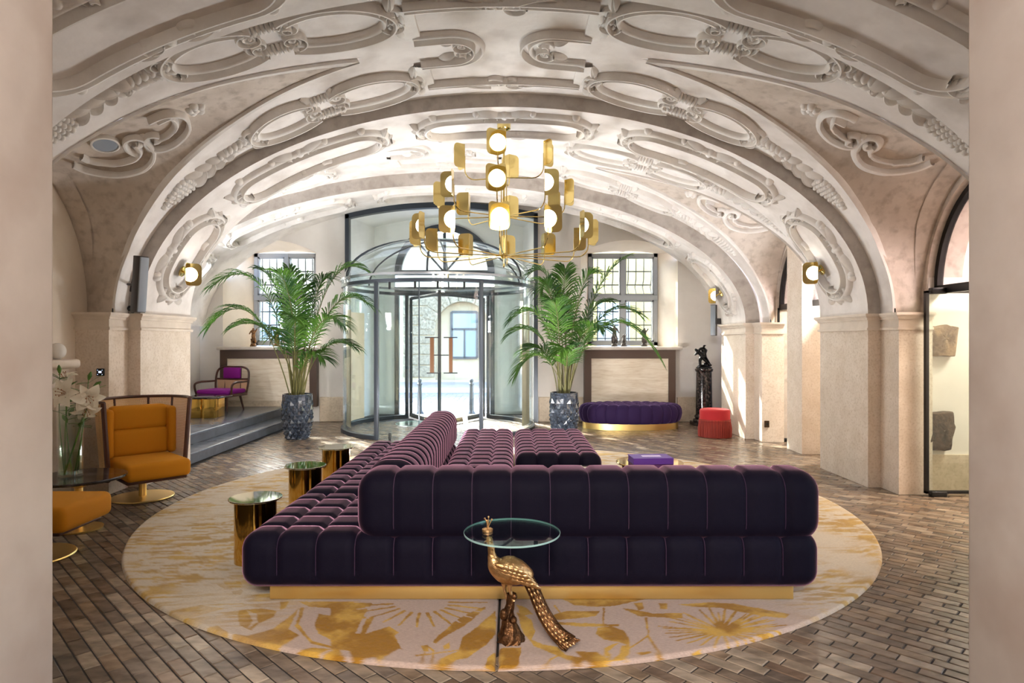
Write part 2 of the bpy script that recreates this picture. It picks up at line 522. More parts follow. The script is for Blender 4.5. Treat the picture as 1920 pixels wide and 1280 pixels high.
def build_vault(bay):
    mb = MB()
    arcs = [S_TIP * i / 48 for i in range(49)]
    for side in (1, -1):
        for sg in (1, -1):
            rows = []
            for a in arcs:
                w = groin_w(a)
                y_in, y_out = bay.yc + sg * w, (bay.y1 if sg > 0 else bay.y0)
                rows.append([bay.P(a, y_in + (y_out - y_in) * k / 6, 0, side) for k in range(7)])
            mb.grid(rows)
    crown = [S_TIP + (2 * bay.top - 2 * S_TIP) * i / 40 for i in range(41)]
    ys = [bay.y0 + (bay.yc - bay.y0) * k / 6 for k in range(6)] + [bay.yc + (bay.y1 - bay.yc) * k / 6 for k in range(7)]
    mb.grid([[bay.P(a, y) for y in ys] for a in crown])
    return mb.obj('vault', M_VAULT, ceiling, angle=60)

def lunette_point(bay, side, u, t, h=0.0):
    """u -1..1 along the wall arch, t 0 at the wall .. 1 at the groin"""
    k = 1 - abs(u)
    sg = 1 if u >= 0 else -1
    arc = S_TIP * k
    G = Vector(bay.P(arc, bay.yc + sg * groin_w(arc), 0, side))
    al = k * PI / 2
    W = Vector((bay.xc + side * bay.dw, bay.yc + sg * bay.ww * math.cos(al), Z0 + 1.34 * math.sin(al)))
    p = W + (G - W) * t
    if h:
        c = Vector((bay.xc, bay.yc, 1.9)) - p
        p += c.normalized() * h
    return p

def build_lunette(bay, side):
    us = [math.sin(PI / 2 * (-1 + 2 * i / 48)) for i in range(49)]
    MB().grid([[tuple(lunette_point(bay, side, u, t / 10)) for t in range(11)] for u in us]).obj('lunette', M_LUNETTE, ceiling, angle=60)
    mb = MB()                                # raised band that follows the groin
    for sg in (1, -1):
        rows = []
        for i in range(41):
            u = sg * (1 - i / 40 * 0.985)
            g, q = lunette_point(bay, side, u, 1), lunette_point(bay, side, u, 0)
            L = max((g - q).length, 0.01)
            w = min(0.13, L * 0.45) * min(1, (1 - abs(u)) / 0.45)
            t1 = 1 - w / L
            rows.append([tuple(lunette_point(bay, side, u, 1, 0.0)), tuple(lunette_point(bay, side, u, 1, 0.03)),
                         tuple(lunette_point(bay, side, u, t1, 0.035)), tuple(lunette_point(bay, side, u, t1, 0.0)), ])
        mb.grid(rows)
    mb.obj('groin_band', M_STUCCO, ceiling, angle=35)
    mb = MB()                                # band around the wall arch
    rows = []
    for u in us:
        g, q = lunette_point(bay, side, u, 1), lunette_point(bay, side, u, 0)
        L = max((g - q).length, 0.02)
        w = min(0.16, 0.3 * L) * min(1, (1 - abs(u)) / 0.4) + .002
        rows.append([tuple(lunette_point(bay, side, u, 0, 0.03)), tuple(lunette_point(bay, side, u, w / L, 0.03)), tuple(lunette_point(bay, side, u, w / L, -0.01))])
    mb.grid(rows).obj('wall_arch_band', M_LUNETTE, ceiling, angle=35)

def build_rib(rib, y0, y1, outer, back_out):
    n = 96
    arcs = [2 * rib.top * i / n for i in range(n + 1)]
    MB().grid([[rib.P(a, y0 + (y1 - y0) * k / 4) for k in range(5)] for a in arcs]).obj('rib_soffit', M_VAULT, ceiling, angle=60)
    mb = MB()
    mb.grid([[rib.P(a, y0, -d) for d in (0, 0.02, outer)] for a in arcs])
    mb.grid([[rib.P(a, y1, -d) for d in (0, back_out)] for a in arcs])
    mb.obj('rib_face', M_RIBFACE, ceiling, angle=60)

build_vault(BAY1)
build_vault(BAY2)
for bay in (BAY1, BAY2):
    for sd in (1, -1):
        build_lunette(bay, sd)
build_rib(RIB1, *YR0, 0.30, 0.20)
build_rib(RIB1, *YR1, 0.22, 2.2)
build_rib(RIB2, *YR2, 0.22, 0.3)
# vault between the archway and the first rib, and the strip beyond the last rib
MB().grid([[BAY1.P(2 * BAY1.top * i / 60, y) for y in (1.95, YR0[0])] for i in range(61)]).obj('vault', M_VAULT, ceiling, angle=60)
MB().grid([[BAY2.P(2 * BAY2.top * i / 60, y) for y in (YR2[1], 12.02)] for i in range(61)]).obj('vault', M_VAULT, ceiling, angle=60)

# ---- stucco relief: everything is drawn in (arc, Y) on the surface and stands proud of it
PROF = [(-.066, 0), (-.066, .060), (-.060, .072), (-.047, .072), (-.041, .058), (-.037, .004), (.014, .004), (.020, .040), (.030, .054), (.048, .050), (.062, .030), (.066, 0)]
def surf(bay, side, s0, y0, rot=0.0, sc=1.0, flip=1):
    c, n = math.cos(rot), math.sin(rot)
    def f(u, v, h=0.0):
        u, v = u * sc, v * sc * flip
        return bay.P(s0 + u * c - v * n, y0 + u * n + v * c, h, side)
    return f

def sweep(mb, f, pts, width=1.0, height=1.0, closed=False, taper=None):
    n = len(pts)
    rows = []
    for i, (u, v) in enumerate(pts):
        a, b = pts[(i - 1) % n if closed else max(i - 1, 0)], pts[(i + 1) % n if closed else min(i + 1, n - 1)]
        tx, ty = b[0] - a[0], b[1] - a[1]
        L = math.hypot(tx, ty) or 1
        nx, ny = -ty / L, tx / L
        k = taper(i / (n - 1)) if taper else 1.0
        rows.append([f(u + nx * w * width * k, v + ny * w * width * k, h * height * k - 0.004) for w, h in PROF])
    mb.grid(rows, cu=closed)
    return mb

def volute(mb, f, c, r, a0, turns=1.6, d=1, width=0.55):
    pts = []
    n = int(26 * turns)
    for i in range(n + 1):
        k = i / n
        a = a0 + d * 2 * PI * turns * k
        q = r * (1 - 0.86 * k)
        pts.append((c[0] + q * math.cos(a), c[1] + q * math.sin(a)))
    sweep(mb, f, pts, width, 1.0, taper=lambda t: 1 - 0.6 * t)
    bump(mb, f, c, r * 0.3, r * 0.3, 0.05)
    return mb

def bump(mb, f, c, L, W, hgt, ang=0.0, nu=7, nv=5):
    """half buried pebble, the unit of leaves, grapes and beads"""
    rows = []
    ca, sa = math.cos(ang), math.sin(ang)
    for i in range(nv + 1):
        q = PI / 2 * i / nv
        row = []
        for k in range(nu * 2):
            a = 2 * PI * k / (nu * 2)
            x, y = L * math.cos(q) * math.cos(a), W * math.cos(q) * math.sin(a)
            row.append(f(c[0] + x * ca - y * sa, c[1] + x * sa + y * ca, hgt * math.sin(q) - 0.004))
        rows.append(row)
    return mb.grid(rows, cv=True)

def lobe(mb, f, c, L, W, hgt, ang):
    """pointed leaf with a raised midrib, root at c"""
    ca, sa = math.cos(ang), math.sin(ang)
    rows = []
    for i in range(9):
        t = i / 8
        w = W * (math.sin(PI * min(1, t * 0.86 + 0.07)) ** 0.8)
        hh = hgt * (0.35 + 0.75 * math.sin(PI * t) ** 0.7) * (1.15 - 0.3 * t)
        row = []
        for q, e in ((-1, 0), (-.7, .55), (-.25, .8), (0, .5), (.25, .8), (.7, .55), (1, 0)):
            x, y = L * t, w * q
            row.append(f(c[0] + x * ca - y * sa, c[1] + x * sa + y * ca, hh * e - 0.004))
        rows.append(row)
    return mb.grid(rows)

def arc_pts(c, ru, rv, a0, a1, n=40):
    return [(c[0] + ru * math.cos(a0 + (a1 - a0) * i / n), c[1] + rv * math.sin(a0 + (a1 - a0) * i / n)) for i in range(n + 1)]

def stucco(name, mb):
    return mb.obj(name, M_STUCCO, ceiling, angle=50)

def shell_clasp(mb, f, c, size, ang):
    for k in (-1, -.5, 0, .5, 1):
        lobe(mb, f, c, size * (1 - 0.18 * abs(k)), size * 0.24, 0.055, ang + k * 1.15)
    bump(mb, f, c, size * 0.3, size * 0.3, 0.07)

def field(bay, side, sg):
    """one decorated field: grapes, leaf spray, garland, then two linked cartouches climbing to the crown"""
    sA = BAY1.s_of(33)
    y_of = lambda s_: bay.yc + sg * float(np.interp(s_, [BAY1.s_of(33), BAY1.s_of(50), BAY1.s_of(63), BAY1.s_of(77)], [.90, .80, .69, .60]))
    base = surf(bay, side, 0, 0)
    f = lambda u, v, h=0.0: bay.P(u, y_of(u) + sg * v, h, side)
    # bunch of grapes
    mb = MB()
    rnd = random.Random(3)
    for row, cnt in enumerate((1, 2, 3, 4, 4, 5, 5, 5, 4)):
        for k in range(cnt):
            bump(mb, f, (sA - 0.24 + row * 0.047, (k - (cnt - 1) / 2) * 0.047 + rnd.uniform(-.006, .006)), 0.03, 0.03, 0.042 + rnd.uniform(0, .012), nu=5, nv=3)
    stucco('grape_cluster', mb)
    # leaf spray
    mb = MB()
    s1 = BAY1.s_of(37)
    for k in range(4):
        s_ = s1 + k * 0.115
        lobe(mb, f, (s_ + 0.13, 0.0), 0.27 - 0.03 * k, 0.062, 0.085, PI - 0.62)
        lobe(mb, f, (s_ + 0.10, 0.0), 0.20 - 0.02 * k, 0.040, 0.070, PI + 0.62)
    stucco('leaf_spray', mb)
    # husk garland
    mb = MB()
    s2, s3 = BAY1.s_of(43.5), BAY1.s_of(50.5)
    nh = 8
    for k in range(nh):
        s_ = s2 + (s3 - s2) * k / (nh - 1)
        bump(mb, f, (s_, 0.035), 0.055, 0.032, 0.06, 0.9)
        bump(mb, f, (s_, -0.035), 0.055, 0.032, 0.06, -0.9)
    stucco('husk_garland', mb)
    # the two cartouches
    c1s, c2s, sj, se = BAY1.s_of(57.0), BAY1.s_of(70.2), BAY1.s_of(63.2), BAY1.s_of(77)
    for cs, hl, hw, far in ((c1s - .02, 0.37, 0.225, PI), (c2s + .01, 0.44, 0.255, 0.0)):
        mb = MB()
        gap = 0.72
        a0, a1 = (far - PI + gap, far + PI - gap)
        sweep(mb, f, arc_pts((cs, 0), hl, hw, a0, a1, 56), 0.95, 1.1)
        for sv in (1, -1):
            a = a0 if sv < 0 else a1
            e = (cs + hl * math.cos(a), hw * math.sin(a))
            toj = 1 if far == PI else -1
            q = 1 if e[1] > 0 else -1
            volute(mb, f, (e[0] - toj * 0.01, e[1] - q * 0.078), 0.078, q * PI / 2, 1.7, -q * toj * -1)
        stucco('cartouche_frame', mb)
    mb = MB()
    for q in (1, -1):                       # linking straps between the two
        for k in range(5):
            bump(mb, f, (sj - 0.07 + 0.035 * k, q * 0.165), 0.020, 0.05, 0.075)
        for w in (1, -1):
            lobe(mb, f, (sj + w * 0.09, q * 0.12), 0.17, 0.045, 0.075, q * 1.15 if w > 0 else PI - q * 1.15)
            bump(mb, f, (sj + w * 0.10, q * 0.15), 0.03, 0.03, 0.07)
    stucco('strapwork_link', mb)
    mb = MB()
    shell_clasp(mb, f, (c1s - 0.46, 0), 0.15, PI)
    for q in (1, -1):
        volute(mb, f, (c1s - 0.40, q * 0.10), 0.065, 0, 1.5, q)
    stucco('shell_clasp', mb)
    mb = MB()
    for q in (1, -1):
        volute(mb, f, (se + 0.03, q * 0.075), 0.07, PI, 1.6, -q)
        lobe(mb, f, (se + 0.02, q * 0.12), 0.2, 0.05, 0.07, q * 1.35)
    bump(mb, f, (se + 0.10, 0), 0.03, 0.1, 0.06)
    shell_clasp(mb, f, (se + 0.02, 0), 0.10, 0)
    stucco('shell_clasp', mb)

def crown_panel(bay):
    """cross shaped panel with two scrolled bites, seen at the crown"""
    f = lambda u, v, h=0.0: bay.P(bay.top - u, bay.yc + v, h, 1)
    hx, hy, bite = 0.74, 0.72, 0.25
    for q in (1, -1):
        mb = MB()
        pts = [(q * hx, bite), (q * hx * 0.74, bite)]
        pts += [(q * (hx * 0.60 - 0.24 * math.sin(PI * i / 18)), bite * math.cos(PI * i / 18)) for i in range(19)]
        pts += [(q * hx * 0.74, -bite), (q * hx, -bite)]
        sweep(mb, f, pts, 0.85, 1.0)
        for w in (1, -1):
            volute(mb, f, (q * 0.36, w * 0.08), 0.06, 0, 1.5, w * q)
            lobe(mb, f, (q * 0.42, w * 0.10), 0.17, 0.05, 0.06, (0.5 if q > 0 else PI - 0.5) * (1 if w > 0 else -1))
        stucco('scrolled_bite', mb)
        for w in (1, -1):                   # broad flat side bands
            mb = MB()
            rows = []
            for i in range(9):
                v = w * (bite + (hy - bite) * i / 8)
                rows.append([f(q * (hx - 0.07), v, -0.004), f(q * (hx - 0.065), v, 0.03), f(q * hx, v, 0.04), f(q * (hx + 0.065), v, 0.03), f(q * (hx + 0.07), v, -0.004)])
            mb.grid(rows)
            stucco('panel_side_band', mb)
    for w in (1, -1):
        mb = MB()
        sweep(mb, f, [(hx * (-1 + 2 * i / 24), w * hy) for i in range(25)], 0.9, 1.0)
        stucco('panel_moulding', mb)
        mb = MB()
        for q in (1, -1):
            volute(mb, f, (q * 0.09, w * (hy - 0.01)), 0.075, 0, 1.5, q)
            sweep(mb, f, [(q * (0.14 + 0.32 * k / 10), w * (hy + 0.03 + 0.04 * math.sin(k / 10 * PI))) for k in range(11)], 0.5, 1.0, taper=lambda t: 1 - 0.7 * t)
            bump(mb, f, (q * 0.47, w * (hy + 0.04)), 0.03, 0.03, 0.04)
        for k in (-1, 0, 1):
            lobe(mb, f, (0.05 * k, w * (hy - 0.06)), 0.16, 0.04, 0.06, w * PI / 2 - k * 0.4)
        stucco('panel_scroll', mb)

def rib_oval(rib, deg, hl_deg, y0, hw, side):
    """long oval frame on a rib soffit with clasps at its ends and half way along"""
    s0 = rib.s_of(deg) if deg <= 90 else 2 * rib.top - rib.s_of(180 - deg)
    hi, lo = deg + hl_deg, deg - hl_deg
    g = lambda d: rib.s_of(d) if d <= 90 else 2 * rib.top - rib.s_of(180 - d)
    s_lo, s_hi = g(lo), g(hi)
    sm, hl = (s_lo + s_hi) / 2, (s_hi - s_lo) / 2
    f = surf(rib, side, sm, y0)
    st = hl - hw
    pts = [(st * (-1 + 2 * i / 16), hw) for i in range(17)]
    pts += [(st + hw * math.sin(PI * i / 16), hw * math.cos(PI * i / 16)) for i in range(1, 16)]
    pts += [(st * (1 - 2 * i / 16), -hw) for i in range(17)]
    pts += [(-st - hw * math.sin(PI * i / 16), -hw * math.cos(PI * i / 16)) for i in range(1, 16)]
    mb = MB()
    sweep(mb, f, pts, 0.95, 1.15, closed=True)
    stucco('oval_frame', mb)
    for q in (1, -1):
        mb = MB()
        for w in (1, -1):
            volute(mb, f, (q * (hl - 0.03), w * 0.085), 0.065, 0, 1.5, w)
            lobe(mb, f, (q * (hl - 0.02), w * 0.1), 0.16, 0.045, 0.07, (0.9 if q > 0 else PI - 0.9) * w)
            bump(mb, f, (q * (hl - 0.18), w * (hw + 0.05)), 0.045, 0.045, 0.06)
        shell_clasp(mb, f, (q * hl, 0), 0.1, 0 if q > 0 else PI)
        stucco('oval_clasp', mb)
    for w in (1, -1):
        mb = MB()
        for q in (1, -1):
            volute(mb, f, (q * 0.14, w * (hw - 0.015)), 0.055, 0, 1.4, -q * w)
            lobe(mb, f, (q * 0.05, w * (hw + 0.03)), 0.24, 0.055, 0.075, (0.25 if q > 0 else PI - 0.25) * w)
            bump(mb, f, (q * 0.30, w * (hw + 0.06)), 0.04, 0.04, 0.055)
        bump(mb, f, (0, w * (hw + 0.01)), 0.05, 0.07, 0.07)
        stucco('oval_spray', mb)

for bay in (BAY1, BAY2):
    for sd in (1, -1):
        for sg in (1, -1):
            field(bay, sd, sg)
    crown_panel(bay)
for rib, yy in ((RIB1, YR1), (RIB1, YR0), (RIB2, YR2)):
    ym, hw = (yy[0] + yy[1]) / 2, 0.30
    rib_oval(rib, 90, 14.5, ym, hw, 1)
    for sd in (1, -1):
        rib_oval(rib, 53.5, 15.5, ym, hw, sd)
        rib_oval(rib, 18.5, 12.5, ym, hw, sd)

from mathutils.bvhtree import BVHTree
def lunette_tree(bay, side):
    us = [math.sin(PI / 2 * (-1 + 2 * i / 60)) for i in range(61)]
    mb = MB().grid([[tuple(lunette_point(bay, side, u, t / 16)) for t in range(17)] for u in us])
    return BVHTree.FromPolygons([Vector(v) for v in mb.v], mb.f)
LT1 = lunette_tree(BAY1, -1)
def on_lunette(pts, bay, side):
    """trace a curve on the left lunette of the first bay, carried over by symmetry to the others"""
    out = []
    tree = lunette_tree(bay, side)
    for px, py in pts:
        d = Vector(((px - 960) / F, 1, (640 - py) / F)).normalized()
        p, n, _, _ = LT1.ray_cast(Vector((0, 0, H)), d)
        if p is None:
            continue
        q = Vector((bay.xc + side * (BAY1.xc - p.x + bay.dw - BAY1.dw), p.y - BAY1.yc + bay.yc, p.z))
        p2, n2, _, _ = tree.find_nearest(q)
        if n2.dot(Vector((bay.xc, bay.yc, 1.9)) - p2) < 0:
            n2 = -n2
        out.append((p2, n2))
    return out
def sweep3(mb, pn, width=1.0, height=1.0, taper=None):
    rows = []
    for i, (p, nrm) in enumerate(pn):
        t = (pn[min(i + 1, len(pn) - 1)][0] - pn[max(i - 1, 0)][0]).normalized()
        b = t.cross(nrm).normalized()
        k = taper(i / (len(pn) - 1)) if taper else 1
        rows.append([tuple(p + b * (w * width * k) + nrm * (h * height * k - .006)) for w, h in PROF])
    return mb.grid(rows)
def curve2(pts, k=6):
    P, _ = smooth_path([(x, y, 0) for x, y in pts], [1] * len(pts), k)
    return [(p.x, p.y) for p in P]
def smooth_path(P, R, k=6):
    """Catmull-Rom through points and radii"""
    out, rad = [], []
    P = [Vector(p) for p in P]
    R = [Vector(r) if isinstance(r, (tuple, list)) else Vector((r, r)) for r in R]
    for i in range(len(P) - 1):
        p0, p1, p2, p3 = P[max(i - 1, 0)], P[i], P[i + 1], P[min(i + 2, len(P) - 1)]
        for j in range(k):
            t = j / k
            out.append(0.5 * ((2 * p1) + (p2 - p0) * t + (2 * p0 - 5 * p1 + 4 * p2 - p3) * t * t + (3 * p1 - p0 - 3 * p2 + p3) * t ** 3))
            rad.append(tuple(R[i].lerp(R[i + 1], t)))
    out.append(P[-1]); rad.append(tuple(R[-1]))
    return out, rad
def lunette_relief(bay, side):
    z = lambda pts: [(90 + x / 3.764, y / 3.764) for x, y in pts]
    for path_, w in (([(745, 840), (840, 800), (905, 810), (938, 855), (930, 905), (880, 960), (820, 993), (765, 1005), (735, 990), (742, 968), (768, 972)], 1.15),
                     ([(640, 1030), (612, 1022), (600, 1000), (632, 990), (675, 1030), (690, 1075), (660, 1130), (600, 1160), (500, 1180), (380, 1172), (280, 1150), (210, 1118)], 1.3)):
        pn = on_lunette(curve2(z(path_)), bay, side)
        if len(pn) > 3:
            mb = MB()
            sweep3(mb, pn, w, 1.0)
            stucco('lunette_scroll', mb)
    pn = on_lunette(z([(1040, 765), (1000, 770), (1075, 745), (1075, 775), (1030, 745), (1020, 785), (690, 985), (672, 962), (705, 1015), (720, 1045)]), bay, side)
    mb = MB()
    for p, n in pn:
        a = n.orthogonal().normalized(); b = n.cross(a)
        rows = [[tuple(p + (a * math.cos(2 * PI * k / 10) + b * math.sin(2 * PI * k / 10)) * (.04 * math.cos(q)) + n * (.05 * math.sin(q) - .004)) for k in range(10)] for q in [PI / 2 * i / 4 for i in range(5)]]
        mb.grid(rows, cv=True)
    if pn:
        stucco('leaf_finial', mb)
for bay in (BAY1, BAY2):
    for sd in (1, -1):
        lunette_relief(bay, sd)

# ------------------------------------------------------------------ piers with cornices
def pier(xc, din, dmid, y0, y1, side, label):
    p = struct('wall_pier', label)
    def bx(mb, d0, d1, ya, yb, za, zb):
        xs = sorted((xc + side * d0, xc + side * d1))
        mb.box(xs[0], xs[1], ya, yb, za, zb)
    mb = MB()
    bx(mb, din, dmid + 0.9, y0, y1, 0, 1.63)
    bx(mb, dmid, dmid + 0.33, y0 - 0.31, y0, 0, 1.63)
    bx(mb, dmid, dmid + 0.9, y1, y1 + 0.25, 0, 1.63)
    mb.obj('pier_shaft', M_STONE, p, smooth=False)
    mb = MB()
    for za, zb, o in ((1.615, 1.64, .022), (1.64, 1.72, .004), (1.72, 1.745, .022), (1.745, 1.76, .038), (1.76, 1.785, .052)):
        bx(mb, din - o, dmid + 0.9, y0 - o, y1 + o, za, zb)
        bx(mb, dmid - o, dmid + 0.33, y0 - 0.31 - o, y0, za, zb)
        bx(mb, dmid - o, dmid + 0.9, y1, y1 + 0.25 + o, za, zb)
    mb.obj('cornice', M_CORNICE, p, smooth=False)
    mb = MB()                                # hidden block added behind the rib to close light gaps
    bx(mb, dmid + 0.12, dmid + 0.9, y0, y1 + 0.1, 1.78, 2.0)
    mb.obj('light_stop', M_LUNETTE, p, smooth=False)
    return p
pier(-0.08, 3.74, 3.87, *YR1, 1, 'stone pier with moulded cornice beside the relic door')
pier(-0.08, 3.74, 3.87, *YR1, -1, 'stone pier with moulded cornice behind the amber swivel chair')
pier(-0.08, 3.74, 3.87, *YR0, 1, 'stone pier hidden beside the archway')
pier(-0.08, 3.74, 3.87, *YR0, -1, 'stone pier hidden beside the archway')
pier(-1.0, 4.60, 4.73, *YR2, 1, 'stone pier with moulded cornice behind the red fringed stool')
pier(-1.0, 4.60, 4.73, *YR2, -1, 'stone pier on the raised platform')

# ------------------------------------------------------------------ walls
def wall_arch_x(name, x0, x1, yc, hw, zs, rise, ylo, yhi, ztop, mat, parent):
    """wall across X with an arched opening towards Y"""
    mb = MB()
    mb.box(x0, x1, ylo, yc - hw, 0, ztop)
    mb.box(x0, x1, yc + hw, yhi, 0, ztop)
    n = 28
    rows = []
    for i in range(n + 1):
        a = PI * i / n
        y, z = yc + hw * math.cos(a), zs + rise * math.sin(a)
        rows.append([(x0, y, ztop), (x0, y, z), (x1, y, z), (x1, y, ztop)])
    mb.grid(rows)
    return mb.obj(name, mat, parent, angle=30)

def arch_frame_x(name, x, yc, hw, zs, rise, parent, mat, t=0.05, d=0.06):
    mb = MB()
    n = 28
    rows = []
    for i in range(n + 1):
        a = PI * i / n
        c, s = math.cos(a), math.sin(a)
        rows.append([(x - d / 2, yc + hw * c, zs + rise * s), (x - d / 2, yc + (hw - t) * c, zs + (rise - t) * s),
                     (x + d / 2, yc + (hw - t) * c, zs + (rise - t) * s), (x + d / 2, yc + hw * c, zs + rise * s)])
    mb.grid(rows, cv=True)
    mb.box(x - d / 2, x + d / 2, yc - hw, yc + hw, zs - 0.03, zs + t)
    mb.obj('fanlight_frame', mat, parent, angle=30)
    g = MB()
    g.prism([(yc + (hw - t) * math.cos(PI * i / n), zs + 0.02 + (rise - t) * math.sin(PI * i / n)) for i in range(n + 1)], x - 0.006, x + 0.006, 'x')
    g.obj('pane', M_FANGLASS, parent, smooth=False)

wall_right = struct('wall_right', 'right wall with two arched glass doorways')
RX1, RX2 = BAY1.xc + BAY1.dw, 3.95
wall_arch_x('wall_bay', RX1, RX1 + 0.35, 5.50, 0.86, 2.0, 1.05, 4.0, 7.0, 4.4, M_LUNETTE, wall_right)
wall_arch_x('wall_bay', RX2, RX2 + 0.35, 8.70, 0.89, 2.0, 1.02, 7.3, 10.3, 4.4, M_LUNETTE, wall_right)
MB().box(6.9, 7.0, 3.8, 12.2, 0, 3.6).obj('passage_back_wall', M_WALLGREY, wall_right, smooth=False)
MB().box(RX1 + 0.012, 7.0, 6.352, 6.62, 0, 3.6).box(RX1 + 0.3, 7.0, 4.3, 4.5, 0, 3.6).box(RX1 + 0.3, 7.0, 7.4, 7.6, 0, 3.6).box(RX2 + 0.3, 7.0, 9.66, 9.9, 0, 3.6).obj('passage_side_wall', M_WALLGREY, wall_right, smooth=False)
MB().box(RX1, 7.0, 3.8, 12.2, 3.5, 3.7).obj('passage_ceiling', M_WALLGREY, wall_right, smooth=False)
MB().box(RX1 + 0.012, 6.9, 6.33, 6.36, 0, 0.38).box(RX2 + 0.3, 6.9, 9.635, 9.66, 0, 0.42).obj('passage_baseboard', M_DADO, wall_right, smooth=False)
MB().box(3.86, 4.6, 8.52, 8.98, 0, 3.3).obj('door_pilaster', M_STONE, wall_right, smooth=False)

win3 = struct('window_3', 'black framed arched fanlight over the relic doorway')
arch_frame_x('f', RX1 + 0.10, 5.50, 0.86, 2.0, 1.05, win3, M_BLACK)
win4 = struct('window_4', 'black framed arched fanlight over the farther doorway')
arch_frame_x('f', RX2 + 0.08, 8.70, 0.89, 2.0, 1.02, win4, M_BLACK)

def glass_leaf(name, label, x0, x1, y, z1):
    d = struct(name, label)
    MB().box(x0, x0 + 0.028, y - 0.02, y + 0.02, 0.03, z1).box(x1 - 0.028, x1, y - 0.02, y + 0.02, 0.03, z1).box(x0, x1, y - 0.02, y + 0.02, z1 - 0.022, z1).box(x0, x1, y - 0.02, y + 0.02, 0.03, 0.055).obj('leaf_frame', M_BLACK, d, smooth=False)
    MB().box(x0 + 0.02, x1 - 0.02, y - 0.005, y + 0.005, 0.05, z1 - 0.02).obj('pane', M_GLASS, d, smooth=False)
    MB().rbox(x0 + 0.05, x0 + 0.20, y - 0.03, y + 0.03, 0.0, 0.05, 0.008).rbox(x0 + 0.05, x0 + 0.20, y - 0.03, y + 0.03, z1 - 0.03, z1 + 0.03, 0.008).obj('pivot_fitting', M_BLACK, d)
    return d
glass_leaf('door_1', 'open glass door leaf with thin black frame before the stone relics', 4.0, 4.98, 6.2, 1.99)
glass_leaf('door_2', 'open glass door leaf with thin black frame at the farther doorway', 3.98, 4.84, 9.6, 2.0)

wall_left = struct('wall_left', 'plain plaster wall under the left lunette')
MB().box(-4.6, BAY1.xc - BAY1.dw, 2.0, 7.0, 0, 3.6).obj('wall_bay', M_WALL, wall_left, smooth=False)
MB().box(-6.4, BAY2.xc - BAY2.dw + 0.02, 7.2, 12.2, 0, 3.8).obj('wall_bay', M_WALLGREY, wall_left, smooth=False)
MB().box(-6.4, -4.0, 6.9, 7.3, 0, 4.2).obj('wall_return', M_WALLGREY, wall_left, smooth=False)

# archway the photograph is taken through, and the room behind it
arch = struct('wall_front', 'plaster sides of the archway nearest the viewer')
MB().rbox(-5.2, -1.43, 1.25, 2.0, 0, 4.6, 0.012).obj('archway_jamb', M_JAMB, arch)
MB().rbox(1.422, 5.2, 1.25, 2.0, 0, 4.6, 0.012).obj('archway_jamb', M_JAMB, arch)
MB().box(-1.5, 1.5, 1.25, 2.0, 3.5, 4.6).obj('archway_head', M_JAMB, arch, smooth=False)
rear = struct('wall_rear', 'plain room behind the viewer')
MB().box(-3.3, -3.2, -4.2, 1.3, 0, 4.2).box(3.2, 3.3, -4.2, 1.3, 0, 4.2).box(-3.3, 3.3, -4.3, -4.2, 0, 4.2).obj('rear_walls', M_WALL, rear, smooth=False)
MB().box(-3.3, 3.3, -4.3, 1.3, 4.2, 4.3).obj('rear_ceiling', M_WALLGREY, rear, smooth=False)

# back wall
YB, YW, YF = 12.0, 12.62, 13.25
wall_back = struct('wall_back', 'pale plaster back wall with two windows and the entrance portal')
WINS = ((-5.42, -3.68, -5.07, -3.80), (1.29, 3.11, 1.50, 2.86))
ZS, ZSP, ZAP = 1.40, 3.17, 3.40           # window sill, springing and crown of the window recess
PX0, PX1, PZ, PZC = -3.10, 0.48, 3.86, 4.07
def seg_arch(x0, x1, zs, zc, n=20):
    return [(x0 + (x1 - x0) * i / n, zs + (zc - zs) * (1 - (2 * i / n - 1) ** 2)) for i in range(n + 1)]
mb = MB()
for x0, x1 in ((-6.6, -5.42), (-3.68, PX0), (PX1, 1.29), (3.11, 7.0)):
    mb.box(x0, x1, YB, YB + 0.1, 0, 4.7)
for x0, x1, _, _ in WINS:
    mb.box(x0, x1, YB, YB + 0.1, 0, ZS)
    mb.grid([[(x, YB, z), (x, YB, 4.7)] for x, z in seg_arch(x0, x1, ZSP, ZAP)])
mb.grid([[(x, YB, z), (x, YB, 4.7)] for x, z in seg_arch(PX0, PX1, PZ, PZC)])
mb.obj('wall_face', M_WALLGREY, wall_back, angle=30)
mb = MB()
for x0, x1, wx0, wx1 in WINS:              # splayed window recesses
    top_o, top_i = seg_arch(x0, x1, ZSP, ZAP), seg_arch(wx0, wx1, 3.23, 3.26)
    mb.grid([[(a[0], YB, a[1]), (b[0], YW, b[1])] for a, b in zip(top_o, top_i)])
    mb.grid([[(x0, YB, ZS), (wx0, YW, ZS)], [(x0, YB, ZSP), (wx0, YW, 3.23)]])
    mb.grid([[(x1, YB, ZS), (wx1, YW, ZS)], [(x1, YB, ZSP), (wx1, YW, 3.23)]])
    mb.grid([[(x0, YB, ZS), (wx0, YW, ZS)], [(x1, YB, ZS), (wx1, YW, ZS)]])
mb.obj('window_recess', M_WALL, wall_back, angle=30)
mb = MB()                                   # vestibule between the portal and the street door
mb.grid([[(PX0, YB, 0), (PX0 + 0.25, YF, 0)], [(PX0, YB, PZ), (PX0 + 0.25, YF, PZ)]])
mb.grid([[(PX1, YB, 0), (PX1 - 0.25, YF, 0)], [(PX1, YB, PZ), (PX1 - 0.25, YF, PZ)]])
mb.grid([[(a[0], YB, a[1]), (b[0], YF, b[1])] for a, b in zip(seg_arch(PX0, PX1, PZ, PZC), seg_arch(PX0 + .25, PX1 - .25, PZ, PZC))])
DX0, DX1, DZ, DR = -2.42, -0.36, 2.92, 1.0
DC = (DX0 + DX1) / 2
